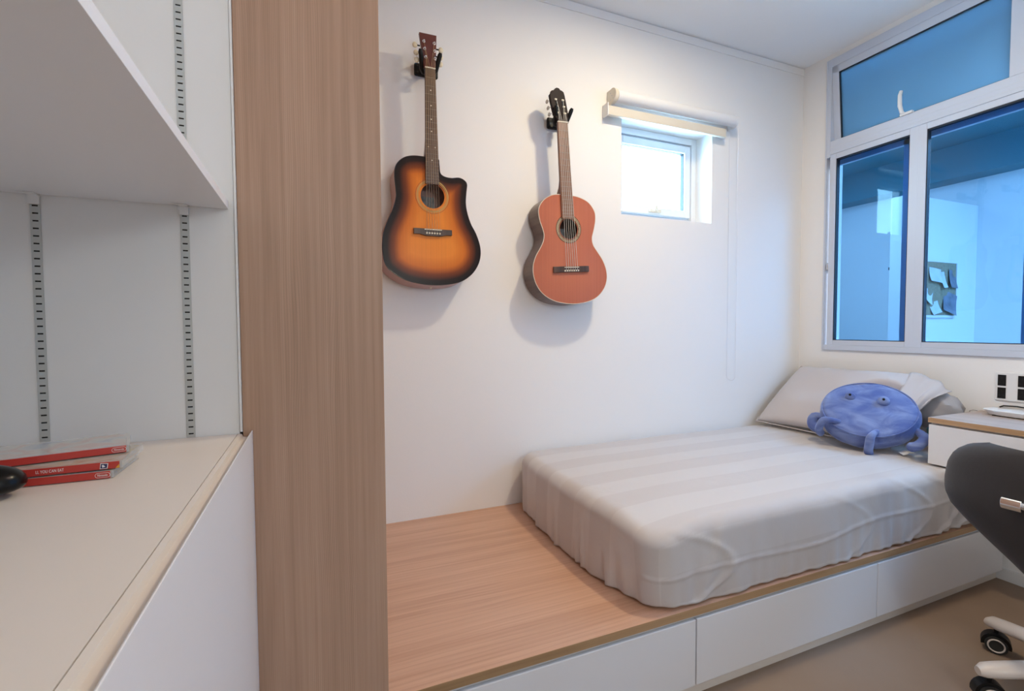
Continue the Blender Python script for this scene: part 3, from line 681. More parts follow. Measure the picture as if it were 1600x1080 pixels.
def guitar(t, OUT, hole, hr, yp, depth, topm, sidem, bindm, rosettes, fb, nut_w, end_w, fbm, bridge, strm, sym, headpts, headm, lean=(0, 0)):
    """world coordinates, metres; the front plate lies in the plane y = yp"""
    out = [Vector((p[0]/1000, p[1]/1000)) for p in OUT]
    out = smooth_closed(out, 5); n = len(out); hc = Vector(hole)
    # top plate in rings between the rim and the sound hole
    bm = NB(); la = bm.verts.layers.float.new('rim'); K = 22; rings = []
    for k in range(K+1):
        s = k/K; rv = []
        for p in out:
            d = (p-hc); q = hc + d.normalized()*hr
            w_ = p.lerp(q, s); v = bm.verts.new((w_.x, yp, w_.y))
            dist = min((w_-o_).length for o_ in out)
            v[la] = min(1, dist/0.115); rv.append(v)
        rings.append(rv)
    for a_, b_ in zip(rings, rings[1:]):
        for k in range(n): bm.faces.new((a_[k], a_[(k+1) % n], b_[(k+1) % n], b_[k]))
    # thickness at the hole
    inner = [bm.verts.new((v.co.x, yp+0.003, v.co.z)) for v in rings[-1]]
    for k in range(n): bm.faces.new((rings[-1][k], rings[-1][(k+1) % n], inner[(k+1) % n], inner[k]))
    o = obj('top_plate', bm, topm, t)
    # sides and back
    bm = NB(); ctr = sum(out, Vector((0, 0)))/n; prev = None; K = 6
    for k in range(K+1):
        s = k/K; sc_ = 1-0.0*s
        rv = [bm.verts.new((p.x+lean[0]*s, yp+0.0005+depth*s, p.y+lean[1]*s)) for p in out]
        if prev:
            for i in range(n): bm.faces.new((prev[i], prev[(i+1) % n], rv[(i+1) % n], rv[i]))
        prev = rv
    last = prev
    for k in range(1, 5):
        s = k/5; rv = [bm.verts.new((lean[0]+ctr.x+(p.x-ctr.x)*(1-s), yp+depth+0.004*math.sin(s*PI/2), lean[1]+ctr.y+(p.y-ctr.y)*(1-s))) for p in out]
        for i in range(n): bm.faces.new((last[i], last[(i+1) % n], rv[(i+1) % n], rv[i]))
        last = rv
    bm.faces.new(last)
    o = obj('body_shell', bm, sidem, t)
    for p in o.data.polygons: p.use_smooth = True
    o.data.set_sharp_from_angle(angle=math.radians(50))
    b = NB(); tube(b, [(p.x, yp+0.001, p.y) for p in out]+[(out[0].x, yp+0.001, out[0].y)], 0.0017, 6, caps=False); obj('binding', b, bindm, t, smooth=True)
    b = NB(); box(b, hc.x-0.035, hc.x+0.030, yp+depth-0.004, yp+depth-0.003, hc.y-0.035, hc.y+0.02); obj('inner_label', b, LABELP, t)
    for r0, r1, m_ in rosettes:
        b = NB(); N_ = 72
        A = [[b.verts.new((hc.x+r*math.cos(2*PI*k/N_), yp-dy, hc.y+r*math.sin(2*PI*k/N_))) for k in range(N_)] for r, dy in ((r0, 0), (r0, 0.0006), (r1, 0.0006), (r1, 0))]
        for a_, b_ in zip(A, A[1:]):
            for k in range(N_): b.faces.new((a_[k], a_[(k+1) % N_], b_[(k+1) % N_], b_[k]))
        obj('rosette', b, m_, t)
    # fretboard
    nut, end = Vector(fb[0]), Vector(fb[1]); ax = (end-nut).normalized(); px = Vector((-ax.y, ax.x))
    if px.x < 0: px = -px
    def fp(s, off): p = nut+ax*s+px*off; return p
    L_ = (end-nut).length; yfb = yp-0.009
    b = NB(); q = [fp(0, -nut_w/2), fp(0, nut_w/2), fp(L_, end_w/2), fp(L_, -end_w/2)]
    prism(b, [(p.x, p.y) for p in q], yfb, yfb+0.0065); obj('fretboard', b, fbm, t, bevel=0.0008)
    # neck behind
    b = NB(); M_ = 10; prev = None
    for k in range(M_+1):
        s = (L_*0.74)*k/M_; wv = nut_w+(end_w-nut_w)*s/L_; dep = 0.020+0.004*k/M_+(0.06 if k == M_ else (0.02 if k == M_-1 else 0))
        dep = min(dep, depth*0.8)
        rv = []
        for j in range(9):
            qn = PI*j/8; p = fp(s, -wv/2*math.cos(qn)); rv.append(b.verts.new((p.x, yfb+0.0065+dep*math.sin(qn)**0.7, p.y)))
        if prev:
            for j in range(8): b.faces.new((prev[j], prev[j+1], rv[j+1], rv[j]))
            b.faces.new((prev[8], prev[0], rv[0], rv[8]))
        else: b.faces.new(rv)
        prev = rv
    b.faces.new(prev); obj('neck', b, NECKW, t, smooth=True)
    # frets: equal temperament, scale = nut to saddle
    sad = Vector(bridge['saddle']); scale = (sad-nut).length; k = 1
    while True:
        s = scale*(1-2**(-k/12))
        if s > L_-0.002: break
        wv = nut_w+(end_w-nut_w)*s/L_; a_, c_ = fp(s, -wv/2+0.0004), fp(s, wv/2-0.0004)
        b = NB(); tube(b, [(a_.x, yfb-0.0002, a_.y), (c_.x, yfb-0.0002, c_.y)], 0.0009, 6); obj('fret', b, FRETM, t); k += 1
    if bridge.get('dots'):
        for f, off in ((3, 0), (5, 0), (7, 0), (9, 0), (12, -0.014), (12, 0.014), (15, 0)):
            s = scale*(1-(2**(-f/12)+2**(-(f-1)/12))/2); p = fp(s, off); b = NB(); cyl(b, (p.x, yfb-0.0006, p.y), (p.x, yfb+0.001, p.y), 0.0026, 12); obj('inlay_dot', b, IVORY, t)
    a_, c_ = fp(-0.0045, -nut_w/2), fp(-0.0045, nut_w/2); d_, e_ = fp(0, nut_w/2), fp(0, -nut_w/2)
    b = NB(); prism(b, [(p.x, p.y) for p in (a_, c_, d_, e_)], yfb-0.0025, yfb+0.006); obj('nut', b, IVORY, t)
    # bridge
    bc = Vector(bridge['c']); bw, bh = bridge['w'], bridge['h']
    def bpnt(x, z): p = bc+px*x-ax*z; return (p.x, p.y)
    b = NB()
    if bridge['kind'] == 'steel':
        pts = [bpnt(-bw/2, bh*.42), bpnt(-bw*.27, bh*.42), bpnt(bw*.27, bh*.42), bpnt(bw/2, bh*.42), bpnt(bw/2, -bh*.36), bpnt(bw*.33, -bh*.38), bpnt(bw*.18, -bh*.58), bpnt(-bw*.18, -bh*.58), bpnt(-bw*.33, -bh*.38), bpnt(-bw/2, -bh*.36)]
    else: pts = [bpnt(-bw/2, bh/2), bpnt(bw/2, bh/2), bpnt(bw/2, -bh/2), bpnt(-bw/2, -bh/2)]
    prism(b, pts, yp-0.009, yp-0.0002); bo = obj('bridge', b, ROSE, t, bevel=0.0015)
    sp = bridge['sp']
    b = NB(); prism(b, [bpnt(-sp*3.3, bridge['sz']+0.0022), bpnt(sp*3.3, bridge['sz']+0.0022), bpnt(sp*3.3, bridge['sz']-0.0016), bpnt(-sp*3.3, bridge['sz']-0.0016)], yp-0.0125, yp-0.009); obj('saddle', b, IVORY, bo)
    if bridge['kind'] == 'steel':
        for k in range(6):
            p = bpnt(sp*(k-2.5), -bh*0.22); b = NB(); cyl(b, (p[0], yp-0.0135, p[1]), (p[0], yp-0.009, p[1]), 0.0036, 12, 0.003); obj('bridge_pin', b, IVORY, bo, smooth=True)
    else:
        b = NB(); prism(b, [bpnt(-sp*3.3, -0.003), bpnt(sp*3.3, -0.003), bpnt(sp*3.3, -0.0105), bpnt(-sp*3.3, -0.0105)], yp-0.0105, yp-0.009); obj('tie_block', b, IVORY, bo)
        for k in range(6):
            p = bpnt(sp*(k-2.5), -0.007); b = NB(); ball(b, (p[0], yp-0.0115, p[1]), 0.0028, 8); obj('string_knot', b, BLACK, bo)
    # headstock
    b = NB(); prism(b, [(p[0]/1000, p[1]/1000) for p in headpts], yp-0.004, yp+0.012); hd = obj('headstock', b, headm, t, bevel=0.0015)
    # strings
    for k in range(6):
        o0 = fp(-0.004, (nut_w*0.8)*(k/5-0.5)); p = bpnt(sp*(k-2.5), bridge['sz']); yb_ = yp-0.0135
        pe = bpnt(sp*(k-2.5), -bh*0.2 if bridge['kind'] == 'steel' else -0.005)
        hp = sym[k]
        b = NB(); tube(b, [(hp[0], yp-0.009, hp[1]), (o0.x, yfb-0.0030, o0.y), (p[0], yb_, p[1]), (pe[0], yp-0.010, pe[1])], (0.00085-0.00007*k) if bridge['kind'] == 'steel' else 0.0009, 6)
        obj('string', b, strm, t)
    return hd

t = thing('acoustic_guitar', 'sunburst steel-string acoustic guitar with a cutaway, hanging left beside the wooden column', 'guitar', (0.468, 2.09, 1.325))
pegs1 = [(0.444, 2.251), (0.440, 2.284), (0.437, 2.313), (0.480, 2.313), (0.481, 2.282), (0.482, 2.252)]
hd = guitar(t, G1, (0.468, 1.692), 0.0505, 1.985, 0.100, BURST, MAHO, mat('dark_binding', (0.03, 0.02, 0.02), 0.3),
       [(0.0585, 0.0605, ROSET), (0.063, 0.0675, ROSET), (0.0715, 0.0725, ROSE)], ((0.462, 2.208), (0.4660, 1.7395)), 0.043, 0.058, FB1,
       dict(c=(0.467, 1.5425), w=0.162, h=0.030, kind='steel', saddle=(0.469, 1.5525), sz=0.0085, sp=0.0110, dots=True), STRM, pegs1,
       [(419,2348),(491,2349),(489.5,2290),(486,2225),(483,2212),(440,2212),(436,2225),(428,2290)], HEAD1, lean=(-0.004, -0.010))
for k, (x, z) in enumerate(pegs1):
    b = NB(); cyl(b, (x, 1.969, z), (x, 1.982, z), 0.0034, 12); cyl(b, (x, 1.978, z), (x, 1.9815, z), 0.0062, 16); pg = obj('tuning_peg', b, CHROME, hd, smooth=True)
for side, lst in ((-1, ((0.424, 2.300), (0.428, 2.270), (0.431, 2.242))), (1, ((0.491, 2.300), (0.490, 2.270), (0.489, 2.242)))):
    for x, z in lst:
        b = NB(); cyl(b, (x, 1.993, z), (x+side*0.012, 1.993, z), 0.0028, 10); obj('peg_shaft', b, BLACK, hd)
        b = NB(); ball(b, (x+side*0.0205, 1.993, z), 0.0125, 14, (0.85, 0.45, 0.95)); obj('peg_button', b, BUTTON, hd, smooth=True)
b = NB(); ball(b, (0.467, 2.035, 1.317), 0.006, 12); obj('strap_button', b, IVORY, t, smooth=True)

t = thing('classical_guitar', 'reddish cedar-top classical guitar with a slotted dark head, hanging by the small window', 'guitar', (1.12, 2.09, 1.256))
sym2 = [(1.057, 2.128), (1.052, 2.153), (1.047, 2.180), (1.081, 2.181), (1.087, 2.153), (1.093, 2.127)]
hd = guitar(t, G2, (1.114, 1.604), 0.0475, 1.985, 0.100, CEDAR, DARKS, IVORY,
       [(0.0500, 0.0520, HEAD2), (0.0520, 0.0650, MOSA), (0.0650, 0.0670, HEAD2)], ((1.079, 2.087), (1.1065, 1.650)), 0.052, 0.062, FB2,
       dict(c=(1.1255, 1.4155), w=0.190, h=0.028, kind='nylon', saddle=(1.127, 1.4245), sz=0.0085, sp=0.0118), STRN, sym2,
       [(1054,2090),(1052,2100),(1036,2120),(1020,2176),(1014,2205),(1022,2216),(1024,2225),(1034,2228),(1042,2237),(1050,2242),(1061,2241),(1069,2234),(1078,2232),(1086,2227),(1091,2214),(1100,2178),(1113,2118),(1107,2100),(1104,2090)], HEAD2, lean=(-0.004, -0.004))
axn = Vector((1.079-1.055, 0, 2.087-2.235)).normalized()
for (x0, z0, x1, z1) in ((1.0425, 2.196, 1.0555, 2.116), (1.0760, 2.200, 1.0935, 2.118)):
    b = NB(); dx = 0.0045
    prism(b, [(x0-dx, z0), (x0+dx, z0), (x1+dx, z1), (x1-dx, z1)], 1.9802, 1.984); obj('head_slot', b, SLOT, hd)
for x, z in ((1.043, 2.186), (1.048, 2.157), (1.053, 2.129), (1.079, 2.188), (1.085, 2.159), (1.091, 2.130)):
    b = NB(); cyl(b, (x-0.0055, 1.979, z), (x+0.0055, 1.979, z), 0.0042, 12); obj('string_roller', b, IVORY, hd, smooth=True)
for side, lst in ((-1, ((1.022, 2.184), (1.028, 2.156), (1.034, 2.128))), (1, ((1.101, 2.184), (1.107, 2.156), (1.111, 2.128)))):
    for x, z in lst:
        b = NB(); cyl(b, (x, 1.992, z), (x+side*0.006, 2.004, z), 0.0022, 8); obj('peg_shaft', b, CHROME, hd)
        b = NB(); ball(b, (x+side*0.008, 2.010, z), 0.0110, 14, (0.55, 0.9, 0.8)); obj('tuning_button', b, mat('pearl_button', (0.55, 0.53, 0.50), 0.25) if (x, z) == (1.022, 2.184) else bpy.data.materials['pearl_button'], hd, smooth=True)

def hanger(x, z, label, nut):
    """plate on the wall, arm forward, two padded prongs either side of the neck"""
    t = thing('guitar_hanger', label, 'guitar hanger', (x, YB, z), 'wall hangers of the guitars')
    b = NB(); box(b, x-0.052, x+0.052, YB-0.018, YB-0.0005, z-0.027, z+0.027); obj('wall_plate', b, BLACK, t, bevel=0.009, segs=4)
    b = NB(); cyl(b, (x, YB-0.016, z), (nut[0], 2.02, nut[1]-0.005), 0.009, 14); obj('arm', b, BLACK, t, smooth=True)
    for s in (-1, 1):
        b = NB(); nx, nz = nut
        tube(b, [(nx, 2.020, nz-0.006), (nx+s*0.022, 2.018, nz-0.004), (nx+s*0.030, 2.005, nz+0.004), (nx+s*0.0345, 1.985, nz+0.028), (nx+s*0.040, 1.972, nz+0.052), (nx+s*0.042, 1.966, nz+0.060)], [0.008, 0.009, 0.010, 0.0095, 0.0095, 0.006], 12)
        obj('prong', b, BLACK, t, smooth=True)
    for dx, dz in ((-0.038, -0.013), (0.038, -0.013), (-0.038, 0.013)):
        b = NB(); cyl(b, (x+dx, YB-0.019, z+dz), (x+dx, YB-0.0175, z+dz), 0.004, 10); obj('screw', b, BLACKR, t)
hanger(0.470, 2.254, 'black wall hanger holding the sunburst guitar', (0.462, 2.214))
hanger(1.106, 2.126, 'black wall hanger holding the reddish classical guitar', (1.081, 2.094))

# ------------------------------------------------------------------ roller blind above the small window
t = thing('roller_blind', 'white rolled-up roller blind with a bead chain above the small window', 'blind', (1.8, YB, 2.30))
b = NB(); cyl(b, (1.418, 2.046, 2.296), (2.205, 2.046, 2.296), 0.030, 40); obj('fabric_roll', b, BLINDF, t, smooth=True)
b = NB(); box(b, 1.380, 2.160, 2.052, 2.072, 2.204, 2.250); obj('bottom_cover', b, CREAM, t, bevel=0.002)
b = NB(); box(b, 1.374, 1.3795, 2.050, 2.099, 2.200, 2.264); obj('cover_end_cap', b, WPLAS, t, bevel=0.002)
b = NB(); cyl(b, (1.400, 2.055, 2.300), (1.418, 2.055, 2.300), 0.036, 36); box(b, 1.4015, 1.408, 2.05, YB-0.0005, 2.262, 2.336); eb = obj('end_bracket', b, CREAM, t, smooth=True)
for dy, dz in ((0, 0), (0.012, 0.016), (-0.012, -0.016), (0.010, -0.018)):
    b = NB(); cyl(b, (1.3990, 2.055+dy, 2.300+dz), (1.4003, 2.055+dy, 2.300+dz), 0.0025, 10); obj('screw', b, STEEL, eb)
b = NB(); cyl(b, (2.205, 2.055, 2.298), (2.222, 2.055, 2.298), 0.034, 36); cyl(b, (2.222, 2.055, 2.298), (2.228, 2.055, 2.298), 0.026, 30); box(b, 2.216, 2.226, 2.06, YB-0.0005, 2.262, 2.334)
obj('chain_drive', b, WPLAS, t, smooth=True)
ch = NB(); path = []
zt_, zb_ = 2.298, 0.86
n_ = 150
for k in range(n_): path.append(Vector((2.224, 2.028, zt_-(zt_-zb_)*k/n_)))
for k in range(12): q = PI*k/12; path.append(Vector((2.224-0.0*k, 2.058-0.030*math.cos(q), zb_-0.03*math.sin(q))))
for k in range(n_): path.append(Vector((2.224, 2.088, zb_+(zt_-zb_)*k/n_)))
tube(ch, path, 0.0006, 4)
for p in path[::1]:
    bmesh.ops.create_icosphere(ch, subdivisions=1, radius=0.0026, matrix=Matrix.Translation(p))
o = obj('bead_chain', ch, WPLAS, t, kind='stuff')

# ------------------------------------------------------------------ game cases and the mouse on the cabinet top
RED = mat('red_spine', (0.52, 0.045, 0.035), 0.3)
CLR = bpy.data.materials.new('clear_case_plastic'); CLR.use_nodes = True
_b = CLR.node_tree.nodes['Principled BSDF']; _b.inputs['Base Color'].default_value = (0.82, 0.84, 0.86, 1); _b.inputs['Roughness'].default_value = 0.08; _b.inputs['Alpha'].default_value = 0.30
WHT = mat('white_print', (0.85, 0.85, 0.85), 0.4)
NAVY = mat('navy_print', (0.02, 0.02, 0.10), 0.4); YEL = mat('yellow_print', (0.75, 0.42, 0.05), 0.4)
def cover_mat(name, cols, scale, seed):
    m = bpy.data.materials.new(name); m.use_nodes = True; nt = m.node_tree
    b = nt.nodes['Principled BSDF']; b.inputs['Roughness'].default_value = 0.12
    tc = nt.nodes.new('ShaderNodeTexCoord'); mp = nt.nodes.new('ShaderNodeMapping'); mp.inputs['Location'].default_value = (seed, seed*2, 0)
    n = nt.nodes.new('ShaderNodeTexNoise'); n.inputs['Scale'].default_value = scale; n.inputs['Distortion'].default_value = 1.5
    r = nt.nodes.new('ShaderNodeValToRGB'); e = r.color_ramp.elements
    while len(e) < len(cols): e.new(0.5)
    for k, c in enumerate(cols): e[k].position = 0.32+0.36*k/(len(cols)-1); e[k].color = (*c, 1)
    nt.links.new(tc.outputs['Object'], mp.inputs[0]); nt.links.new(mp.outputs[0], n.inputs['Vector']); nt.links.new(n.outputs[0], r.inputs[0]); nt.links.new(r.outputs[0], b.inputs['Base Color'])
    return m
COV = [cover_mat('cover_art_dark', [(0.1, 0.1, 0.35), (0.6, 0.6, 0.62), (0.7, 0.4, 0.06), (0.15, 0.15, 0.4)], 22, 1),
       cover_mat('cover_art_warm', [(0.5, 0.12, 0.07), (0.6, 0.5, 0.2), (0.65, 0.62, 0.55), (0.5, 0.3, 0.08)], 26, 4),
       cover_mat('cover_art_pale', [(0.35, 0.5, 0.75), (0.7, 0.72, 0.74), (0.75, 0.45, 0.4), (0.66, 0.68, 0.7)], 18, 9)]
def case(k, xr, yr, z0, ang, label):
    """right front bottom corner at (xr, yr); the spine runs to the left"""
    th = 0.0108; L_, D_ = 0.170, 0.104
    t = thing('game_case', label, 'game case', (xr, yr, z0), 'game cases stacked on the low cabinet')
    R_ = Matrix.Translation((xr, yr, z0)) @ Matrix.Rotation(math.radians(ang), 4, 'Z') @ Matrix.Translation((-xr, -yr, -z0))
    def rb(*a): b_ = bxo(*a); b_.transform(R_); return b_
    obj('spine', rb(xr-L_+0.003, xr-0.003, yr-0.0005, yr+0.0012, z0+0.0007, z0+th-0.0007), RED, t)
    obj('cover_sheet', rb(xr-L_+0.003, xr-0.004, yr+0.0012, yr+D_-0.002, z0+th-0.0016, z0+th-0.0009, xr-L_+0.003, xr-0.004, yr+0.0012, yr+D_-0.002, z0+0.0009, z0+0.0016), COV[k], t)
    obj('clear_shell', rb(xr-L_, xr, yr+0.0016, yr+D_, z0+0.0002, z0+0.0008, xr-L_, xr, yr+0.0012, yr+D_, z0+th-0.0007, z0+th-0.0001, xr-0.0012, xr, yr+0.001, yr+D_, z0+0.0009, z0+th-0.0008,
        xr-0.003, xr, yr-0.0005, yr+0.001, z0+0.0006, z0+th-0.0006, xr-0.0062, xr-0.005, yr+0.004, yr+D_-0.004, z0+0.0018, z0+th-0.0018, xr-L_, xr-0.0014, yr+D_-0.001, yr+D_, z0+0.0009, z0+th-0.0008), CLR, t)
    Rm = Matrix.Rotation(math.radians(ang), 4, 'Z') @ Matrix.Rotation(PI/2, 4, 'X')
    def at(dx, dz): return R_ @ Vector((xr+dx, yr-0.0007, z0+dz))
    if k in (0, 2):
        text('spine_lettering', 'Nintendo', 0.0044, at(-0.0170, th/2), Rm, WHT, t, xs=0.68)
        # outlined lozenge round the word
        b = NB(); pts = []; hl, hr_ = 0.0050, 0.0031
        for i in range(32):
            q = 2*PI*i/32; cx_ = hl if math.cos(q) > 0 else -hl
            pts.append(at(-0.0112+cx_+hr_*math.cos(q), th/2+hr_*math.sin(q)))
        tube(b, pts+[pts[0]], 0.00026, 5, caps=False); obj('spine_emblem', b, WHT, t)
    else:
        text('spine_lettering', 'LL YOU CAN EAT', 0.0056, at(-0.0905, th/2), Rm, WHT, t, spacing=1.05, xs=0.62)
        b = NB()
        sq = [at(dx, dz) for dx, dz in ((-0.0245, 0.0015), (-0.0160, 0.0015), (-0.0150, 0.0085), (-0.0235, 0.0095))]
        prism(b, [(p.x, p.z) for p in sq], sq[0].y-0.0004, sq[0].y+0.0003); bo = obj('spine_badge', b, WHT, t)
        b = NB(); sq = [at(dx, dz) for dx, dz in ((-0.0237, 0.0023), (-0.0167, 0.0023), (-0.0159, 0.0078), (-0.0228, 0.0086))]
        prism(b, [(p.x, p.z) for p in sq], sq[0].y-0.0007, sq[0].y-0.0004); obj('badge_field', b, NAVY, bo)
        b = NB(); sq = [at(dx, dz) for dx, dz in ((-0.0215, 0.0032), (-0.0180, 0.0045), (-0.0205, 0.0072), (-0.0220, 0.0066))]
        prism(b, [(p.x, p.z) for p in sq], sq[0].y-0.0009, sq[0].y-0.0007); obj('badge_mark', b, WHT, bo)
        b = NB(); sq = [at(dx, dz) for dx, dz in ((-0.0075, 0.0012), (-0.0032, 0.0012), (-0.0032, 0.0062))]
        prism(b, [(p.x, p.z) for p in sq], sq[0].y-0.0003, sq[0].y+0.0003); obj('spine_corner', b, YEL, t)
case(0, -0.2575, 0.805, cz+0.0003, 0.5, 'red-spined game case at the bottom of the stack, oval white emblem on its spine')
case(1, -0.2490, 0.812, cz+0.0115, 2.5, 'red-spined game case in the middle of the stack, spine reading LL YOU CAN EAT')
case(2, -0.2555, 0.861, cz+0.0227, 15.0, 'red-spined game case on top of the stack, pale glossy cover facing up')

b = NB(); ball(b, (0, 0, 0), 1, 40)
for v in b.verts:
    k = v.co.copy(); m_ = (abs(k.x)**2.8+(k.y**2+k.z**2)**1.4)**(-1/2.8); k *= m_; z = k.z if k.z > 0 else k.z*0.55
    v.co = Vector((-0.394+k.x*0.062, 0.765+k.y*0.034*(1-0.15*k.x), cz+0.0165+z*0.027*(1-0.12*k.x)))
mo = thing('computer_mouse', 'glossy black rounded mouse lying in front of the game cases', 'mouse', (-0.394, 0.765, cz))
obj('mouse_shell', b, mat('gloss_black', (0.004, 0.004, 0.005), 0.25, spec=0.25), mo, smooth=True)
for s in (-0.03, 0.025):
    b = NB(); box(b, -0.394+s-0.006, -0.394+s+0.006, 0.755, 0.773, cz+0.0001, cz+0.006); obj('glide_foot', b, BLACKR, mo)
b = NB(); box(b, -0.422, -0.367, 0.7360, 0.7520, cz+0.0002, cz+0.0030); obj('base_plate', b, mat('dark_grey_plastic', (0.06, 0.06, 0.065), 0.4), mo, bevel=0.001)

# ------------------------------------------------------------------ desk
XD = 2.423
dk = thing('desk', 'wall-mounted desk with a light wood top and white drawer front, under the tinted window', 'desk', (2.63, 0.4, 0))
obj('desktop', bxo(XD+0.0015, XR-0.001, -1.0, 1.193, 0.7290, 0.750), DESKW, dk)
obj('edge_band', bxo(XD, XD+0.0014, -1.0, 1.193, 0.7290, 0.750), DESKE, dk)
obj('drawer_box', bxo(XD+0.022, XR-0.001, -1.0, 1.191, 0.556, 0.7285), LAM, dk)
for a, b_ in ((0.42, 1.191), (-0.36, 0.416), (-1.0, -0.364)): obj('drawer_front', bxo(XD+0.002, XD+0.020, a, b_, 0.552, 0.720), DRAW, dk, bevel=0.001)
obj('side_panel', bxo(XD+0.03, XR-0.016, -1.0, -0.98, 0, 0.556), LAM, dk)

rt = thing('router', 'flat white boat-shaped router lying on the desk', 'router', (2.70, 1.08, 0.75))
b = NB(); rc = Vector((2.755, 1.020, 0.75)); pr_ = [(0, 0.003), (0.70, 0.003), (0.86, 0.006), (0.97, 0.021), (1.0, 0.024), (0.96, 0.027), (0, 0.030)]
rings = []; n_ = 48
for r, z in pr_:
    if r == 0: rings.append([b.verts.new(rc+Vector((0, 0, z)))]); continue
    rv = []
    for k in range(n_):
        q = 2*PI*k/n_; cx_, cy_ = math.cos(q), math.sin(q)
        e_ = 3.0; m_ = (abs(cx_)**e_+abs(cy_)**e_)**(-1/e_)
        rv.append(b.verts.new(rc+Vector((cx_*m_*0.062*r, cy_*m_*0.125*r, z))))
    rings.append(rv)
for a_, c_ in zip(rings, rings[1:]):
    for k in range(n_):
        k2 = (k+1) % n_; q = ([a_[0]] if len(a_) == 1 else [a_[k], a_[k2]])+([c_[0]] if len(c_) == 1 else [c_[k2], c_[k]]); b.faces.new(q)
obj('router_shell', b, WPLAS, rt, smooth=True)
b = NB(); box(b, rc.x-0.04, rc.x+0.04, rc.y-0.085, rc.y+0.085, 0.7501, 0.7532); obj('rubber_base', b, BLACKR, rt)
b = NB(); tube(b, [(2.74, 1.165, 0.760), (2.73, 1.175, 0.762), (2.725, 1.185, 0.758), (2.735, 1.19, 0.7525)], 0.0015, 6)
obj('thin_cable', b, mat('grey_cable', (0.3, 0.28, 0.27), 0.5), rt, smooth=True)
b = NB(); P = [Vector((2.8415, 1.13, 0.775)), Vector((2.835, 1.115, 0.783)), Vector((2.832, 1.07, 0.786)), Vector((2.832, 0.98, 0.780)), Vector((2.832, 0.80, 0.770)), Vector((2.832, 0.6, 0.756))]
tube(b, P, 0.003, 8); tag(obj('power_cable', b, BLACKR, smooth=True), 'dark cable running along the wall behind the white router', 'cable')

# ------------------------------------------------------------------ wall sockets
def sockets(y1, label):
    t = thing('wall_socket', label, 'socket', (XR, y1-0.07, 0.81), 'wall sockets over the desk')
    obj('face_plate', bxo(XR-0.007, XR-0.0005, y1-0.148, y1, 0.805, 0.932), WPLAS, t, bevel=0.003)
    for y in (y1-0.010, y1-0.077):
        for z in (0.872, 0.815):
            s = obj('socket_module', bxo(XR-0.0095, XR-0.007, y-0.028 if y > y1-0.05 else y-0.036, y, z, z+0.049), BLACK, t, bevel=0.001)
            h = NB(); yc_ = y-0.014
            for dy, dz in ((0, 0.034), (-0.007, 0.014), (0.007, 0.014)): box(h, XR-0.0100, XR-0.0095, yc_+dy-0.002, yc_+dy+0.002, z+dz-0.004, z+dz+0.004)
            obj('pin_hole', h, SLOT, s)
sockets(1.148, 'white socket plate with black modules, on the wall above the white router')

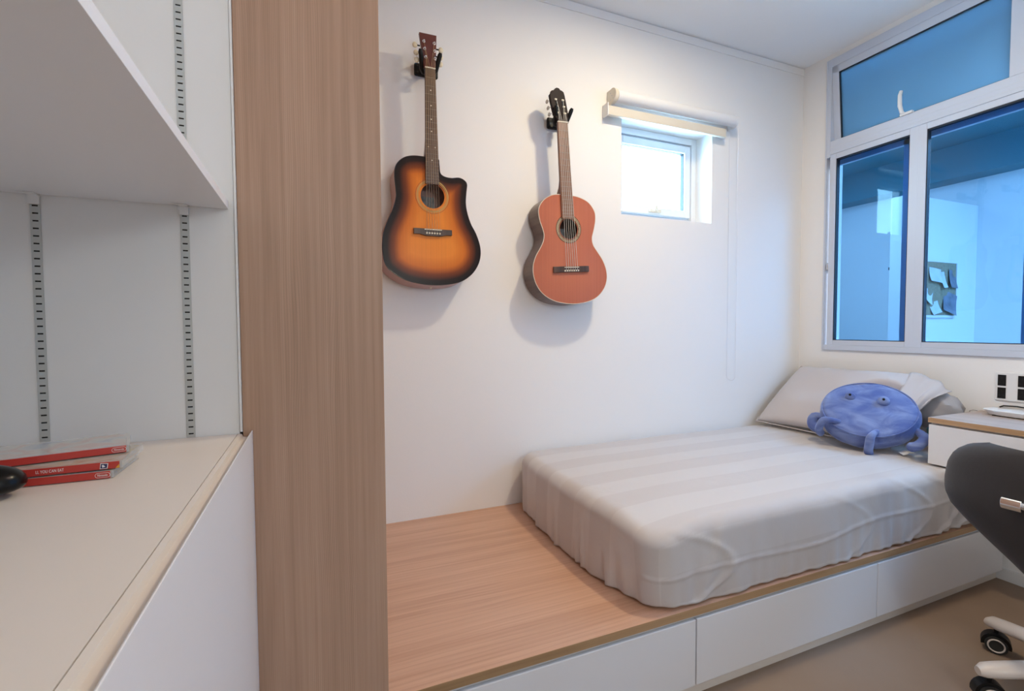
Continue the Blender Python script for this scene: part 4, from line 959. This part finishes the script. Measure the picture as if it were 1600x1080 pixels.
# ------------------------------------------------------------------ office chair
VELV = mat('dark_grey_velvet', (0.030, 0.026, 0.028), 0.8, var=0.12, scale=9, bump=0.15, bscale=90, sheen=0.12)
WCH = mat('white_chair_base', (0.66, 0.60, 0.57), 0.35)
def chair():
    hub = Vector((2.105, 0.585, 0))
    t = thing('office_chair', 'dark grey velvet office chair with a white castor base, pushed up to the desk', 'chair', hub)
    # outer shell of the low back: the back faces -x and wraps round both sides
    nu, nv = 64, 26; b = NB(); S_ = []
    def half(zf):                                      # outline half width against height
        pts = [(0.36, 0.06), (0.42, 0.125), (0.46, 0.17), (0.50, 0.215), (0.54, 0.258), (0.58, 0.290), (0.62, 0.302), (0.66, 0.300), (0.72, 0.288), (0.76, 0.268), (0.785, 0.235), (0.80, 0.185)]
        if zf <= pts[0][0]: return pts[0][1]
        for (z0, w0), (z1, w1_) in zip(pts, pts[1:]):
            if zf <= z1: return w0+(w1_-w0)*(zf-z0)/(z1-z0)
        return pts[-1][1]
    def P(u, v, off):                                  # u across -1..1, v up 0..1
        z = 0.36+0.44*v; hw = half(z)+off*0.5
        q = u*PI*0.46
        y = hub.y+hw*math.sin(q)/math.sin(PI*0.46)
        wrap = 0.20*(1-math.cos(q))*(1.0-0.35*v)
        x = 1.755-off+0.060*v*0.2+wrap+0.10*(1-v)**3
        z += -0.012*abs(u)**3*v
        return Vector((x, y, z))
    g = {}
    for layer, off in ((0, 0.0), (1, -0.045)):
        for i in range(nu+1):
            for j in range(nv+1):
                u, v = 2*i/nu-1, j/nv
                e = min(1, min(1-abs(u), 1-v, 1)/0.10)
                oo = off*math.sqrt(max(0, 1-(1-e)**2)) if layer else -0.004*(1-e)
                p = P(u*(1-0.02*layer), v, oo) if not layer else P(u, v, 0)+Vector((-off*math.sqrt(max(0.02, 1-(1-e)**2)), 0, 0))
                g[(layer, i, j)] = b.verts.new(p)
    for layer in (0, 1):
        for i in range(nu):
            for j in range(nv): b.faces.new((g[(layer, i, j)], g[(layer, i+1, j)], g[(layer, i+1, j+1)], g[(layer, i, j+1)]))
    for i in range(nu):
        b.faces.new((g[(0, i, nv)], g[(0, i+1, nv)], g[(1, i+1, nv)], g[(1, i, nv)])); b.faces.new((g[(0, i, 0)], g[(0, i+1, 0)], g[(1, i+1, 0)], g[(1, i, 0)]))
    for j in range(nv):
        b.faces.new((g[(0, 0, j)], g[(0, 0, j+1)], g[(1, 0, j+1)], g[(1, 0, j)])); b.faces.new((g[(0, nu, j)], g[(0, nu, j+1)], g[(1, nu, j+1)], g[(1, nu, j)]))
    o = obj('backrest', b, VELV, t)
    for p in o.data.polygons: p.use_smooth = True
    # seat
    b = NB(); sx, sy = 2.12, hub.y; rings = []
    for r, z in ((0, 0.375), (0.80, 0.375), (0.93, 0.39), (1.0, 0.42), (0.97, 0.455), (0.85, 0.470), (0, 0.475)):
        if r == 0: rings.append([b.verts.new((sx, sy, z))]); continue
        rings.append([b.verts.new((sx+math.cos(2*PI*k/40)*0.24*r, sy+math.sin(2*PI*k/40)*0.185*r, z)) for k in range(40)])
    for a_, c_ in zip(rings, rings[1:]):
        for k in range(40):
            k2 = (k+1) % 40; b.faces.new(([a_[0]] if len(a_) == 1 else [a_[k], a_[k2]])+([c_[0]] if len(c_) == 1 else [c_[k2], c_[k]]))
    obj('seat', b, VELV, t, smooth=True)
    # chrome handle bar on the back
    b = NB(); prof = []
    for k in range(24):
        q = 2*PI*k/24; cx_ = 0.010*(1 if math.cos(q) > 0 else -1); prof.append((cx_*0.6+0.010*math.cos(q), 0.016*math.sin(q)))
    prism(b, [(1.752+p[0], 0.655+p[1]) for p in prof], 0.642, 0.684)
    hb = obj('grab_handle', b, CHROME, t, smooth=True, bevel=0.001)
    b = NB(); cyl(b, (1.756, 0.642, 0.655), (1.756, 0.50, 0.655), 0.011, 24); cyl(b, (1.752, 0.50, 0.655), (1.752, 0.458, 0.655), 0.016, 24)
    for y in (0.63, 0.51): cyl(b, (1.756, y, 0.655), (1.80, y, 0.655), 0.007, 14)
    obj('handle_bar', b, CHROME, hb, smooth=True)
    b = NB(); cyl(b, hub+Vector((0, 0, 0.09)), hub+Vector((0, 0, 0.25)), 0.026, 24); cyl(b, hub+Vector((0, 0, 0.25)), hub+Vector((0, 0, 0.375)), 0.014, 24); box(b, hub.x-0.09, hub.x+0.09, hub.y-0.06, hub.y+0.06, 0.355, 0.378)
    obj('gas_lift', b, CHROME, t, smooth=True)
    b = NB(); lathe(b, [(0, 0.075), (0.045, 0.075), (0.052, 0.09), (0.045, 0.135), (0.03, 0.145), (0, 0.145)], (hub.x, hub.y, 0), 32); obj('hub', b, WCH, t, smooth=True)
    a0 = math.atan2(0.855-hub.y, 2.185-hub.x)
    for k in range(5):
        a = a0+2*PI*k/5; d = Vector((math.cos(a), math.sin(a), 0)); s = Vector((-d.y, d.x, 0)); R = 0.285
        b = NB(); rings = []
        for i in range(13):
            f = i/12; r = 0.035+(R-0.005)*f; z = 0.125-0.034*f**1.6; w_ = 0.032-0.005*f; hh = 0.027-0.004*f
            if i == 12: w_ *= 0.55; hh *= 0.6
            if i == 11: w_ *= 0.90; hh *= 0.92; r += 0.008
            c = hub+d*r+Vector((0, 0, z))
            rings.append([b.verts.new(c+s*(w_*math.cos(2*PI*j/16))+Vector((0, 0, hh*math.sin(2*PI*j/16)*(1.0 if math.sin(2*PI*j/16) > 0 else 0.75)))) for j in range(16)])
        for A, B in zip(rings, rings[1:]):
            for j in range(16): b.faces.new((A[j], A[(j+1) % 16], B[(j+1) % 16], B[j]))
        b.faces.new(rings[-1]); b.faces.new(list(reversed(rings[0])))
        lg = obj('leg', b, WCH, t, smooth=True)
        ph = (math.radians(205) if k == 0 else (math.radians(225) if k == 1 else a+2.0))
        w0 = hub+d*R; e = Vector((math.cos(ph), math.sin(ph), 0)); f_ = Vector((-e.y, e.x, 0)); cc = w0+Vector((0, 0, 0.030))
        b = NB(); cyl(b, w0+Vector((0, 0, 0.055)), w0+Vector((0, 0, 0.088)), 0.007, 12)
        hood = []                                        # curved hood over the wheels
        for i in range(13):
            q = math.radians(-10+200*i/12); rr = 0.039
            p = cc+f_*0.010+f_*0+Vector((0, 0, 0)); hood.append((math.cos(q)*rr, math.sin(q)*rr))
        for s_ in (-1, 1):
            pass
        vs = []
        for off in (-0.017, 0.017):
            vs.append([b.verts.new(cc+f_*hx+e*off+Vector((0, 0, hz))) for hx, hz in hood]+[b.verts.new(cc+e*off+Vector((0, 0, 0.0)))])
        m_ = len(vs[0])
        b.faces.new(vs[0]); b.faces.new(list(reversed(vs[1])))
        for i in range(m_): b.faces.new((vs[0][i], vs[0][(i+1) % m_], vs[1][(i+1) % m_], vs[1][i]))
        ca = obj('castor', b, BLACK, t, smooth=True)
        for s_ in (-1, 1):
            b = NB(); cyl(b, cc+e*(s_*0.006), cc+e*(s_*0.023), 0.0295, 32); obj('wheel', b, BLACKR, ca, smooth=True)
            b = NB(); pts = [cc+e*(s_*0.0235)+f_*(0.021*math.cos(2*PI*i/32))+Vector((0, 0, 0.021*math.sin(2*PI*i/32))) for i in range(33)]
            tube(b, pts, 0.0024, 8, caps=False); obj('wheel_ring', b, WCH, ca, smooth=True)
chair()
